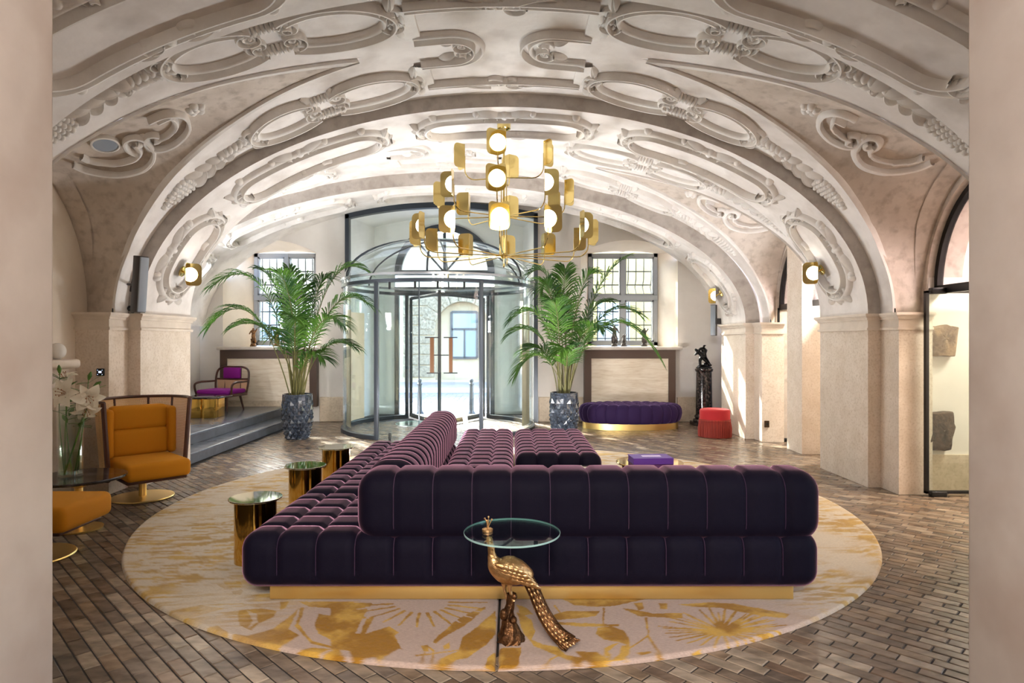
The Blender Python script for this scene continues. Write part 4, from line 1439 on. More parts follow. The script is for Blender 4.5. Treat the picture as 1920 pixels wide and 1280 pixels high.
mb = MB().lathe([(0, GZ + .009), (.026, GZ + .009), (.027, GZ + .02), (.020, GZ + .024), (0, GZ + .024)], (cx, PC[1], 0), 24)
for tx, ty in ((909, 966), (916, 963), (922, 968), (913, 970)):
    e = Vector(((tx - 960) * sc_, PC[1], GZ + .024 + (984 - ty) * sc_))
    b = Vector((cx, PC[1], GZ + .02))
    mb.loft([b, b.lerp(e, .5) + Vector((.003, 0, .008)), e], .0022, 6).ball(e, .0055, 8, 6)
mb.obj('crest', M_BRONZE, pk, angle=60)
settle(pk, PC)

# the farther glass-topped peacock table beyond the sofa, mostly hidden
pk2 = dup(pk, (-1.10, 7.38, RZ), 2.9, 'farther glass-topped peacock side table behind the long backrest, mostly hidden by it')
pk['group'] = pk2['group'] = 'peacock side tables'

# ------------------------------------------------------------------ gold drum tables
def drum_table(name, label, cat, x, y, z, r, top_mat, rd, base_z=RZ + .0005, group=None, top_t=0.014):
    t = thing(name, label, cat, (x, y, base_z), 0, group)
    h = z - base_z
    MB().lathe([(0, h - top_t), (r - .004, h - top_t), (r, h - top_t * .6), (r, h - .003), (r - .003, h), (0, h)], n=56).obj('table_top', top_mat, t, angle=30)
    MB().lathe([(0, 0), (rd, 0), (rd, h - top_t), (0, h - top_t)], n=48).obj('drum_base', M_GOLD, t, angle=30)
    mb = MB()
    for a in (-1.35, -0.95):
        mb.box(rd * math.cos(a) - .008, rd * math.cos(a) + .008, rd * math.sin(a) - .008, rd * math.sin(a) + .008, 0.0, h - top_t)
    mb.obj('corner_rib', M_GOLD, t, smooth=False)
    return t
G3 = 'polished gold drum side tables along the sofa'
drum_table('drum_table', 'polished gold drum side table with mirrored top, nearest of the three beside the sofa', 'side table', -1.735, 4.33, .45, .172, M_MIRROR, .135, group=G3)
drum_table('drum_table', 'polished gold drum side table with mirrored top, middle of the three beside the sofa', 'side table', -1.76, 5.45, .45, .172, M_MIRROR, .135, group=G3)
drum_table('drum_table', 'polished gold drum side table with mirrored top, farthest of the three beside the sofa', 'side table', -1.76, 6.40, .45, .172, M_MIRROR, .135, group=G3)
drum_table('coffee_table', 'low round mirrored coffee table half hidden behind the front backrest', 'coffee table', .71, 5.66, .355, .28, M_MIRROR, .2)
drum_table('coffee_table', 'low round brass coffee table carrying a purple book', 'coffee table', 1.31, 6.10, .355, .315, M_GOLD, .26)
bk = thing('book', 'thick purple hardback book lying on the brass coffee table', 'book', (1.31, 6.07, .356), 0.06)
M_PURPLE = plain('purple_book_cloth', lin(92, 44, 142), 0.5)
MB().box(-.188, .188, -.118, .118, .0, .006).box(-.188, .188, -.118, .118, .052, .058).rbox(-.19, .19, -.12, -.112, 0, .058, .003).obj('cover', M_PURPLE, bk, smooth=False)
MB().box(-.182, .182, -.112, .112, .006, .052).obj('pages', plain('violet_page_edges', lin(104, 58, 150), 0.7), bk, smooth=False)
MB().box(-.08, .10, -.03, .035, .0581, .0588).obj('cover_print', plain('pale_cover_print', lin(214, 196, 232), 0.5), bk, smooth=False)

# ------------------------------------------------------------------ oval purple ottoman and red fringed stool
ot = thing('oval_ottoman', 'oval violet tufted ottoman on brass plinth under the right window', 'ottoman', (2.06, 11.16, 0))
mb = MB()
A, B, ZA, ZBt = 0.90, 0.46, 0.105, 0.43
nseg = 26
rows = []
prof = [(0.02, 1.0)] + [(t, 1.0) for t in (.1, .2, .3, .4, .5, .6, .7, .8, .86)] + [(0.86 + .14 * math.sin(q), 1.0 - .22 * (1 - math.cos(q))) for q in [PI / 2 * i / 8 for i in range(1, 9)]]
outline = [(.90, ZA), (.955, ZA + .03), (.985, ZA + .09), (1.0, ZA + .16), (.99, ZA + .23), (.96, ZA + .28), (.91, ZA + .31), (.85, ZA + .322)] + [(.85 * (1 - i / 14), ZBt) for i in range(0, 15)]
M_ = nseg * 10
for j, (k, z) in enumerate(outline):
    row = []
    for i in range(M_):
        a = 2 * PI * i / M_
        cell = (i % 10) / 10
        v = 1 - math.sqrt(max(0, 1 - abs(2 * cell - 1) ** 2.2))
        x, y = A * k * math.cos(a), B * k * math.sin(a)
        zz = z
        if j < 8:
            x *= 1 - .035 * v; y *= 1 - .05 * v; zz -= .02 * v * (j / 8)
        else:
            fx = abs(((x + 5) / .17) % 1 * 2 - 1); fy = abs(((y + 5) / .15) % 1 * 2 - 1)
            vv = (1 - math.sqrt(max(0, 1 - fx ** 2.2))) + (1 - math.sqrt(max(0, 1 - fy ** 2.2)))
            edge = min(1, (j - 7) / 3)
            zz -= .03 * min(1.2, vv) * edge + .02 * v * (1 - edge)
        row.append((x, y, zz))
    rows.append(row)
mb.grid(rows, cv=True, flip=True).obj('tufted_seat', M_VELVET2, ot, angle=70)
MB().lathe([(0, 0), (.83, 0), (.83, ZA), (0, ZA)], n=64, sx=1, sy=.5).obj('plinth', M_BRASS, ot, angle=30)

st = thing('fringed_stool', 'round coral velvet stool with long rust red fringe', 'stool', (3.2, 10.1, 0))
MB().lathe([(0, .44), (.19, .44), (.222, .43), (.232, .41), (.232, .22), (0, .22)], n=48).obj('seat', M_RED, st, angle=50)
mb = MB()
for k in range(150):
    a = 2 * PI * k / 150
    r0, r1 = .234, .246 + .006 * math.sin(k * 2.3)
    mb.loft([(r0 * math.cos(a), r0 * math.sin(a), .27), (r1 * math.cos(a), r1 * math.sin(a), .14), (r1 * math.cos(a + .01), r1 * math.sin(a + .01), .006)], [.004, .0062, .0058], 5)
tag(mb.obj('fringe', M_FRINGE, st), kind='stuff')
MB().lathe([(.228, .262), (.242, .262), (.242, .282), (.228, .282)], n=48).obj('fringe_band', M_FRINGE, st, angle=30)
MB().lathe([(0, .0), (.20, .0), (.21, .22), (0, .22)], n=32).obj('stool_core', M_FRINGE, st, angle=30)

# ------------------------------------------------------------------ skinned figures (bronzes)
def figure(name, joints, edges, radii, mat, parent, sub=2):
    me = bpy.data.meshes.new(name)
    me.from_pydata([tuple(j) for j in joints], edges, [])
    o = put(name, me, parent)
    me.materials.append(mat)
    sk = o.modifiers.new('skin', 'SKIN')
    sk.use_smooth_shade = True
    for i, r in enumerate(radii):
        d = me.skin_vertices[0].data[i]
        rr_ = r if isinstance(r, (tuple, list)) else (r, r)
        d.radius = rr_
        d.use_root = (i == 0)
    sb = o.modifiers.new('sub', 'SUBSURF'); sb.levels = sub; sb.render_levels = sub
    return o

ped = thing('pedestal', 'black speckled marble column pedestal behind the red fringed stool', 'pedestal', (3.45, 11.5, 0))
MB().box(-.20, .20, -.20, .20, 0, .06).obj('plinth', M_GRANITE, ped, smooth=False)
MB().lathe([(.19, .06), (.195, .085), (.185, .11), (.155, .12), (.158, .14), (.172, .15), (.165, .17), (.148, .19)], n=40).obj('moulded_base', M_GRANITE, ped, angle=50)
MB().lathe([(.145, .19), (.140, .6), (.134, .955), (0, .955)], n=40).obj('shaft', M_GRANITE, ped, angle=40)
MB().lathe([(0, .95), (.134, .95), (.148, .965), (.158, .985), (.158, 1.01), (0, 1.01)], n=40).obj('capital', M_GRANITE, ped, angle=30)
sg_ = thing('bronze_group', 'black bronze statuette of two wrestling figures on the marble pedestal', 'statue', (3.45, 11.5, 1.016))
k_ = 0.0096                                   # metres per photo pixel at the pedestal
def J(px, py, d=0.0):
    return ((px - 1320) * k_, d, (689 - py) * k_)
MB().lathe([(0, 0), (.135, 0), (.14, .015), (.12, .03), (.09, .05), (.05, .075), (0, .08)], n=28, sx=1.05, sy=.8).ball((.04, 0, .05), (.08, .07, .06)).ball((-.07, .01, .03), (.05, .06, .03)).obj('rocky_base', M_STATUE, sg_, angle=70)
j1 = [J(1319, 666), J(1320, 660), J(1321, 653), J(1320, 649), J(1321, 645), J(1312, 652, -.03), J(1306, 659, -.05), J(1302, 663, -.04),
      J(1325, 655, .03), J(1324, 662, .05), J(1318, 661, .02), J(1312, 672, -.02), J(1312, 685, -.02), J(1309, 687, -.03), J(1326, 673, .03), J(1332, 682, .03), J(1335, 684, .02)]
e1 = [(0, 1), (1, 2), (2, 3), (3, 4), (2, 5), (5, 6), (6, 7), (2, 8), (8, 9), (9, 10), (0, 11), (11, 12), (12, 13), (0, 14), (14, 15), (15, 16)]
figure('wrestler', j1, e1, [.042, .040, .046, .02, .032, .026, .02, .014, .026, .02, .014, .032, .02, .014, .032, .021, .014], M_STATUE, sg_)
j2 = [J(1311, 660, -.02), J(1308, 657, -.02), J(1305, 654, -.02), J(1302, 653, -.02), J(1314, 664, -.05), J(1322, 668, -.05), J(1306, 661, -.06), J(1300, 664, -.06), J(1318, 672, -.05), J(1326, 680, -.04)]
e2 = [(0, 1), (1, 2), (2, 3), (0, 4), (4, 5), (1, 6), (6, 7), (4, 8), (8, 9)]
figure('carried_figure', j2, e2, [.034, .036, .02, .028, .03, .02, .02, .013, .024, .015], M_STATUE, sg_)

# ------------------------------------------------------------------ radiator consoles below the windows with statuettes
def console(label, x0, x1, z0):
    c = thing('window_console', label, 'console', ((x0 + x1) / 2, 11.92, z0))
    w = (x1 - x0) / 2
    h = 1.40 - z0
    t = .13
    MB().rbox(-w - .03, w + .11, -.15, .08, h - .055, h, .012).obj('stone_shelf', M_SILL, c)
    MB().box(-w, -w + t, -.07, .08, 0, h - .055).box(w - t, w, -.07, .08, 0, h - .055).box(-w + t, w - t, -.07, .08, h - .055 - .16, h - .055).obj('bronze_surround', M_BROWN, c, smooth=False)
    MB().box(-w + t, w - t, -.05, .08, .11, h - .215).obj('marble_panel', M_MARBLE_CREAM, c, smooth=False)
    MB().box(-w + t, w - t, -.04, .08, 0.0, .11).obj('kick_board', M_DADO, c, smooth=False)
    return c
console('bronze framed marble console under the left window, on the platform', -5.41, -3.62, .293)
console('bronze framed marble console under the right window, behind the oval ottoman', 1.34, 3.03, 0.0)

M_FIGB = mottled('brown_gilt_bronze', lin(150, 108, 66), lin(74, 52, 38), 30, 0.35, 0.7)
M_FIGG = mottled('patinated_bronze', lin(120, 112, 108), lin(60, 56, 56), 30, 0.4, 0.6)
def statuette(label, x, y, z, h, mat, pose=0):
    s = thing('statuette', label, 'statuette', (x, y, z))
    MB().lathe([(0, 0), (.06, 0), (.062, .02), (.05, .035), (.045, .06), (0, .062)], n=20).obj('base', mat, s, angle=50)
    q = h / 0.42
    b = .06
    jo = [(0, 0, b + .16 * q), (0.005, 0, b + .22 * q), (0.0, 0, b + .28 * q), (0.0, 0, b + .31 * q), (0.005, -.005, b + .345 * q),
          (-.05 * q, 0, b + .27 * q), (-.085 * q, -.02, b + (.20 + .12 * pose) * q), (.05 * q, 0, b + .27 * q), (.09 * q, -.01, b + (.33 - .14 * pose) * q),
          (-.03 * q, 0, b + .09 * q), (-.035 * q, .0, b), (.035 * q, -.02, b + .10 * q), (.05 * q, 0, b)]
    ed = [(0, 1), (1, 2), (2, 3), (3, 4), (2, 5), (5, 6), (2, 7), (7, 8), (0, 9), (9, 10), (0, 11), (11, 12)]
    figure('figure', jo, ed, [v * q for v in (.042, .036, .04, .018, .03, .02, .013, .02, .013, .03, .02, .03, .02)], mat, s)
    MB().ball((0.0, .02, b + .09 * q), (.05 * q, .04 * q, .10 * q)).obj('drapery', mat, s, angle=80)
    return s
statuette('gilt brown statuette on the left window shelf, by the window frame', -4.95, 12.25, 1.405, .36, M_FIGB, 0)
statuette('gilt brown statuette on the left window shelf, half hidden by palm leaves', -4.50, 12.25, 1.405, .34, M_FIGB, 1)
statuette('grey bronze statuette of a standing figure on the right window shelf', 1.95, 12.2, 1.405, .42, M_FIGG, 1)
statuette('small grey bronze statuette beside the standing figure on the right shelf', 2.14, 12.25, 1.405, .22, M_FIGG, 0)
statuette('dark bronze statuette on the right window shelf, behind the drooping frond', 2.52, 12.2, 1.405, .36, M_FIGG, 0)

# ------------------------------------------------------------------ palms in faceted pots
def pot_parts(parent, r_top=.225, h=.68):
    mb = MB()
    nf = 13
    rows = []
    zs = [0, .02, .08, .14, .20, .26, .32, .38, .45, .53, .60, .66, .68]
    rs = [.155, .165, .182, .196, .207, .215, .221, .225, .226, .226, .225, .224, .222]
    for i, (z, r) in enumerate(zip(zs, rs)):
        row = []
        for k in range(nf * 2):
            bumpy = 0.0
            if 1 <= i <= 9:
                amp = .026 if i < 7 else .014
                bumpy = amp if (k + i) % 2 == 0 else -amp * .5
            a = 2 * PI * k / (nf * 2)
            row.append(((r + bumpy) * math.cos(a), (r + bumpy) * math.sin(a), z * h / .68))
        rows.append(row)
    base = len(mb.v)
    W = nf * 2
    mb.v += [p for r in rows for p in r]
    for i in range(len(rows) - 1):
        for k in range(W):
            a, b, c, d = i * W + k, i * W + (k + 1) % W, (i + 1) * W + (k + 1) % W, (i + 1) * W + k
            if (k + i) % 2 == 0:
                mb.f += [(a, b, d), (b, c, d)]
            else:
                mb.f += [(a, b, c), (a, c, d)]
    mb.f.append(tuple(range(W))[::-1])
    mb.obj('pot', M_POT, parent, smooth=False)
    MB().lathe([(.222, h), (.222, h + .012), (.20, h + .012), (.198, h - .05)], n=36).obj('pot_rim', M_POT, parent, angle=30)
    MB().lathe([(0, h - .035), (.10, h - .03), (.198, h - .04)], n=30).obj('soil', M_SOIL, parent)

def frond(parent, base, ctrl, tip, rnd, nl=36, lmax=.38, w=.013, full=.28):
    """arching palm leaf: rachis plus leaflets from `full` of its length to the tip"""
    b, c, t = Vector(base), Vector(ctrl), Vector(tip)
    B = lambda s: b * (1 - s) ** 2 + c * (2 * s * (1 - s)) + t * s * s
    D = lambda s: ((c - b) * (2 * (1 - s)) + (t - c) * (2 * s)).normalized()
    mb = MB()
    mb.loft([B(i / 12) for i in range(13)], [.010 * (1 - .8 * i / 12) for i in range(13)], 5)
    mb.obj('frond_stalk', M_STEM, parent)
    lf = MB()
    L = (t - b).length
    for i in range(nl):
        s = full + (1 - full) * (i + .5) / nl
        p, d = B(s), D(s)
        k = (s - full) / (1 - full)
        ln = lmax * (0.45 + 0.9 * math.sin(PI * (0.18 + 0.74 * k))) * 0.85
        sd = d.cross(Vector((0, 0, 1)))
        if sd.length < .2:
            sd = Vector((1, 0, 0)) if abs(d.x) < .8 else Vector((0, 1, 0))
        sd.normalize()
        upv = sd.cross(d).normalized()
        for q in (-1, 1):
            spread = .95 - .45 * k + rnd.uniform(-.12, .12)
            o = (d * math.cos(spread) + sd * (q * math.sin(spread)) + upv * (.18 + rnd.uniform(-.1, .1))).normalized()
            nrm = o.cross(sd * q).normalized() if o.cross(sd * q).length > .05 else upv
            wd = o.cross(upv).normalized()
            pts = [p, p + o * (ln * .4) + Vector((0, 0, -.02 * ln)), p + o * (ln * .75) + Vector((0, 0, -.16 * ln)), p + o * ln + Vector((0, 0, -.38 * ln))]
            ws = [w * .35, w, w * .75, .0008]
            rows = [[tuple(pt - wd * ww), tuple(pt + upv * (-ww * .5)), tuple(pt + wd * ww)] for pt, ww in zip(pts, ws)]
            lf.grid(rows)
    lf.obj('frond_leaflets', M_LEAF, parent, merge=False)

def palm(name, label, x, y, fronds, seed):
    rnd = random.Random(seed)
    t = thing(name, label, 'potted palm', (x, y, 0))
    pot_parts(t)
    for k in range(7):
        a = k * 2.4
        r = .04 + .06 * rnd.random()
        bx, by = r * math.cos(a), r * math.sin(a)
        MB().loft([(bx, by, .64), (bx * 1.3, by * 1.3, .95), (bx * 1.9, by * 1.9, 1.25 + .2 * rnd.random())], [.020, .015, .008], 7).obj('cane_stem', M_STEM, t)
    for (cx_, cz_, cy_), (tx, tz, ty) in fronds:
        a = rnd.uniform(0, 2 * PI)
        base = (.07 * math.cos(a) + .06 * tx, .07 * math.sin(a), .66)
        frond(t, base, (cx_, cy_, cz_), (tx, ty, tz), rnd)
    return t
palm('potted_palm', 'tall feathery palm in dark faceted pot left of the revolving door', -3.32, 9.9, [
    ((-.35, 3.1, .0), (-1.27, 2.36, -.1)), ((-.55, 2.6, -.2), (-1.20, 1.72, -.35)), ((-.2, 2.5, .1), (-.62, 2.62, .1)),
    ((-.1, 2.3, .4), (-.30, 2.68, .5)), ((.05, 2.4, -.3), (-.08, 2.5, -.6)), ((.2, 2.6, .2), (.36, 2.52, .4)),
    ((.35, 3.0, .1), (1.0, 2.62, .1)), ((.45, 2.6, -.1), (1.16, 2.05, -.2)), ((.35, 2.2, -.3), (.85, 1.75, -.55)), ((.25, 1.7, .2), (.85, 1.42, .1)),
    ((-.25, 2.0, -.3), (-.75, 1.72, -.5)), ((-.15, 1.9, .3), (-.5, 1.6, .4)), ((.1, 2.1, -.4), (.25, 1.8, -.8)), ((.12, 1.5, .0), (.45, 1.25, -.2)),
    ((-.05, 2.6, .1), (.15, 2.45, .1))], 21)
palm('potted_palm', 'tall lush palm in dark faceted pot right of the revolving door', .83, 10.2, [
    ((.35, 2.5, .0), (1.02, 2.86, .1)), ((.6, 2.6, -.15), (1.45, 1.25, -.3)), ((.5, 2.4, .2), (1.25, 1.95, .3)), ((-.1, 2.9, .0), (-.50, 2.62, .1)),
    ((-.25, 2.4, -.1), (-.82, 1.85, -.2)), ((-.35, 2.0, .1), (-.85, 1.62, .1)), ((-.35, 1.7, -.1), (-.75, 1.0, -.2)), ((.0, 2.6, .3), (.05, 2.7, .4)),
    ((.2, 2.6, -.2), (.42, 2.55, -.3)), ((-.1, 2.2, -.4), (-.25, 2.1, -.8)), ((.25, 2.0, -.4), (.5, 1.7, -.8)), ((-.2, 1.6, .2), (-.6, 1.35, .4)),
    ((.3, 2.2, .2), (.75, 2.15, .3)), ((.05, 2.3, .1), (-.15, 2.35, .2)), ((-.2, 2.7, -.1), (-.35, 2.35, -.2)), ((.1, 1.6, -.3), (-.1, 1.35, -.6))], 34)
# ------------------------------------------------------------------ amber swivel chairs with cane shells
def cane_panel(parent, c, r0, r1, a0, a1, z0, z1, n=10):
    """curved cane sheet with woven UVs"""
    me = bpy.data.meshes.new('cane_panel')
    v, f, uv = [], [], []
    for i in range(n + 1):
        a = a0 + (a1 - a0) * i / n
        for k in range(2):
            r = (r0, r1)[k]
            v.append((c[0] + r * math.cos(a), c[1] + r * math.sin(a), (z0, z1)[k]))
            uv.append((r * a, (z0, z1)[k]))
    for i in range(n):
        f.append((2 * i, 2 * i + 2, 2 * i + 3, 2 * i + 1))
    me.from_pydata(v, [], f)
    ul = me.uv_layers.new(name='weave')
    for p in me.polygons:
        p.use_smooth = True
        for li in p.loop_indices:
            ul.data[li].uv = uv[me.loops[li].vertex_index]
    me.materials.append(M_CANE)
    return put('cane_panel', me, parent)

def swivel_chair(label, loc, rz, group=None):
    """faces local +X"""
    t = thing('swivel_chair', label, 'armchair', loc, rz, group)
    MB().lathe([(0, 0), (.272, 0), (.276, .006), (.27, .014), (.05, .018), (0, .018)], n=48).obj('base_disc', M_BRASS, t, angle=30)
    MB().lathe([(.034, .016), (.034, .24), (0, .24)], n=24).obj('pedestal_stem', M_BRASS, t, angle=30)
    MB().rbox(-.26, .44, -.255, .255, .215, .25, .012).obj('seat_pan', M_WOOD, t)
    MB().rbox(-.16, .50, -.275, .275, .245, .405, .045, 4).obj('seat_cushion', M_AMBER, t)
    mb = MB().rbox(-.20, -.04, -.255, .255, .40, .66, .05, 4).rbox(-.22, -.06, -.255, .255, .645, .88, .05, 4)
    mb.obj('back_cushion', M_AMBER, t)
    for sy in (-1, 1):
        MB().rbox(-.235, .0, min(sy * .31, sy * .235), max(sy * .31, sy * .235), .40, .86, .035, 3).obj('side_bolster', M_AMBER, t)
    c, R0, R1, A = (.02, 0), .35, .40, math.radians(112)
    aa = [PI - A + 2 * A * i / 40 for i in range(41)]
    for z, r in ((.945, R1), (.225, R0)):
        MB().loft([(c[0] + r * math.cos(a), c[1] + r * math.sin(a), z) for a in aa], [(.021, .014)] * 41, 8).obj('shell_rail', M_WOOD, t)
    for a in (aa[0], aa[10], aa[16], aa[24], aa[30], aa[40]):
        w = .022 if a in (aa[0], aa[40]) else .011
        MB().loft([(c[0] + R0 * math.cos(a), c[1] + R0 * math.sin(a), .225), (c[0] + R1 * math.cos(a), c[1] + R1 * math.sin(a), .945)], [(w, w)] * 2, 8).obj('upright', M_WOOD, t)
    for i0, i1 in ((0, 10), (10, 16), (16, 24), (24, 30), (30, 40)):
        cane_panel(t, c, R0, R1, aa[i0], aa[i1], .235, .935)
    return t
swivel_chair('amber velvet swivel armchair with curved cane shell beside the platform steps', (-3.56, 6.17, 0), math.radians(-44))
om = thing('footstool', 'long amber velvet footstool cut off by the archway, in front of the marble table', 'footstool', (-3.36, 4.46, 0), 0.0)
MB().lathe([(0, 0), (.272, 0), (.276, .006), (.27, .014), (.05, .018), (0, .018)], n=48).obj('base_disc', M_BRASS, om, angle=30)
MB().lathe([(.034, .016), (.034, .22), (0, .22)], n=24).obj('pedestal_stem', M_BRASS, om, angle=30)
MB().rbox(-.36, .36, -.22, .22, .205, .235, .012).obj('seat_pan', M_WOOD, om)
MB().rbox(-.42, .42, -.27, .27, .232, .405, .05, 4).obj('seat_cushion', M_AMBER, om)

mt = thing('marble_table', 'round black marble side table with a vase of lilies between amber chairs', 'side table', (-3.47, 5.125, 0))
MB().lathe([(0, .40), (.325, .40), (.34, .408), (.34, .418), (.332, .424), (0, .424)], n=64).obj('table_top', M_BLACKMARBLE, mt, angle=30)
MB().lathe([(0, .0), (.17, .0), (.172, .012), (.03, .02), (.03, .33), (.09, .36), (.11, .40), (0, .40)], n=40).obj('pedestal', M_BRASS, mt, angle=40)

vs = thing('vase', 'tall clear glass cylinder vase holding white lilies', 'vase', (-3.53, 5.12, .425))
MB().lathe([(0, 0), (.083, 0), (.086, .004), (.086, .56), (.082, .562), (.080, .56), (.080, .02), (0, .018)], n=40).obj('glass_wall', M_VASE, vs, angle=30)
MB().lathe([(0, .02), (.079, .02), (.079, .2), (0, .2)], n=32).obj('water', thin_glass('vase_water', (.86, .9, .84, 1)), vs, angle=30)
def lily(label, base, head, facing, size, rnd, bud=False):
    l = thing('lily', label, 'flower', base, 0, 'white lilies in the glass vase')
    b = Vector((0, 0, 0)); h = Vector(head) - Vector(base)
    mid = b.lerp(h, .55) + Vector((rnd.uniform(-.02, .02), rnd.uniform(-.02, .02), 0))
    pts, rad = smooth_path([b, mid, h], [.004, .0035, .003], 6)
    MB().loft(pts, rad, 6).obj('stem', M_LILYLEAF, l)
    d = Vector(facing).normalized()
    sx = d.orthogonal().normalized(); sy = d.cross(sx)
    if not bud:
        for k in range(6):
            a = 2 * PI * k / 6 + .3
            o = sx * math.cos(a) + sy * math.sin(a)
            wv = d.cross(o)
            rows = []
            for i in range(8):
                s = i / 7
                c = h + d * (size * (.15 + .75 * s - .55 * s * s)) + o * (size * 1.0 * s ** 1.3)
                w = size * (.36 if k % 2 else .27) * math.sin(PI * min(1, .12 + .88 * s)) ** .8 + .0005
                rows.append([tuple(c - wv * w + d * w * .35), tuple(c), tuple(c + wv * w + d * w * .35)])
            MB().grid(rows).obj('petal', M_LILY, l, angle=80)
        mb = MB()
        for k in range(6):
            a = 2 * PI * k / 6
            o = sx * math.cos(a) + sy * math.sin(a)
            e = h + d * size * .75 + o * size * .22
            mb.loft([h, e], .0015, 4).ball(e, (.004, .004, .006), 6, 4)
        mb.obj('stamens', plain('ochre_pollen', lin(150, 96, 40), .7) if 'ochre_pollen' not in bpy.data.materials else bpy.data.materials['ochre_pollen'], l)
    else:
        P, R = smooth_path([h, h + d * size * .5, h + d * size], [.006, .017, .003], 5)
        MB().loft(P, R, 8).obj('bud', M_LILYLEAF, l)
    mb = MB()
    for k in range(7 if not bud else 5):
        p = b.lerp(h, .62 + .36 * rnd.random())
        a = rnd.uniform(0, 2 * PI)
        o = Vector((math.cos(a), math.sin(a), rnd.uniform(.1, .9))).normalized()
        wv = o.cross(Vector((0, 0, 1))).normalized()
        L = rnd.uniform(.08, .13)
        mb.grid([[tuple(p + o * L * s - wv * w + Vector((0, 0, -.02 * s * s))), tuple(p + o * L * s + Vector((0, 0, -.02 * s * s - .004))), tuple(p + o * L * s + wv * w + Vector((0, 0, -.02 * s * s)))] for s, w in ((0, .003), (.25, .014), (.5, .018), (.75, .013), (1, .001))])
    mb.obj('leaves', M_LILYLEAF, l, angle=80)
rl = random.Random(4)
hx = lambda px, py, Y: tuple(at(px, py, Y))
V0 = (-3.53, 5.12, .445)
for lab, (px, py, Y), fc, sz, bud in (
    ('large white lily facing the viewer, leftmost in the bunch', (128, 738, 5.02), (-.1, -1, .2), .13, 0),
    ('white lily turned right and drooping at the right of the bunch', (163, 742, 5.06), (.7, -.7, -.25), .125, 0),
    ('white lily opening upward at the back of the bunch', (126, 716, 5.2), (-.2, -.4, .9), .11, 0),
    ('drooping white lily lowest in the bunch', (160, 762, 5.08), (.5, -.6, -.7), .11, 0),
    ('green lily bud standing tallest above the bunch', (112, 700, 5.14), (-.1, 0, 1), .07, 1),
    ('green lily bud with dark leaves above the right of the bunch', (166, 712, 5.12), (.3, 0, 1), .07, 1),
    ('pale green lily bud leaning out furthest right', (176, 724, 5.08), (.8, -.1, .5), .075, 1)):
    bx = (V0[0] + rl.uniform(-.04, .04), V0[1] + rl.uniform(-.04, .04), V0[2])
    lily(lab, bx, hx(px, py, Y), fc, sz, rl, bool(bud))

# ------------------------------------------------------------------ platform furniture
ac = thing('lounge_chair', 'walnut armchair with magenta velvet seat on the raised platform', 'armchair', (-5.08, 11.22, .293), math.radians(-12))
# faces local -Y
MB().rbox(-.31, .31, -.28, .24, .30, .375, .035, 3).obj('seat_cushion', M_MAGENTA, ac)
MB().rbox(-.33, .33, -.28, .25, .255, .30, .015).obj('seat_frame', M_WOOD, ac)
for sx in (-1, 1):
    MB().loft([(sx * .24, -.2, .27), (sx * .28, -.25, .0)], [.022, .014], 8).obj('leg', M_WOOD, ac)
    MB().loft([(sx * .22, .18, .27), (sx * .25, .25, .0)], [.022, .014], 8).obj('leg', M_WOOD, ac)
    P, R = smooth_path([(sx * .34, -.22, .28), (sx * .365, -.24, .45), (sx * .36, -.12, .50), (sx * .34, .1, .50), (sx * .31, .25, .50)], [.018, .018, .02, .018, .016], 5)
    MB().loft(P, R, 8).obj('arm', M_WOOD, ac)
P, R = smooth_path([(-.31, .24, .30), (-.33, .27, .5), (-.31, .30, .68), (-.2, .31, .745), (0, .32, .75), (.2, .31, .745), (.31, .30, .68), (.33, .27, .5), (.31, .24, .30)], [.018] * 9, 5)
MB().loft(P, R, 8).obj('back_hoop', M_WOOD, ac)
MB().loft([(-.325, .275, .54), (0, .29, .53), (.325, .275, .54)], .015, 8).obj('back_rail', M_WOOD, ac)
for x in (-.16, .16):
    MB().loft([(x, .285, .32), (x, .31, .73)], .009, 6).obj('back_spindle', M_WOOD, ac)
MB().rbox(-.17, .17, .25, .30, .545, .74, .02, 3).obj('head_cushion', M_MAGENTA, ac)
me = MB().grid([[(-.30, .285, .34), (-.31, .285, .53)], [(0, .29, .34), (0, .29, .53)], [(.30, .285, .34), (.31, .285, .53)]]).obj('cane_back', plain('pale_cane_weave', lin(214, 176, 140), .6), ac)

ct = thing('cube_table', 'gold mirrored cube table with black marble top on the raised platform', 'side table', (-4.88, 10.25, .293))
MB().rbox(-.20, -.02, -.18, .18, 0, .31, .004).rbox(.03, .20, -.18, .18, 0, .31, .004).box(-.03, .04, -.15, .15, 0, .31).obj('cube_base', M_GOLD, ct, angle=30)
MB().rbox(-.27, .30, -.28, .25, .31, .335, .008).obj('table_top', M_BLACKMARBLE, ct)

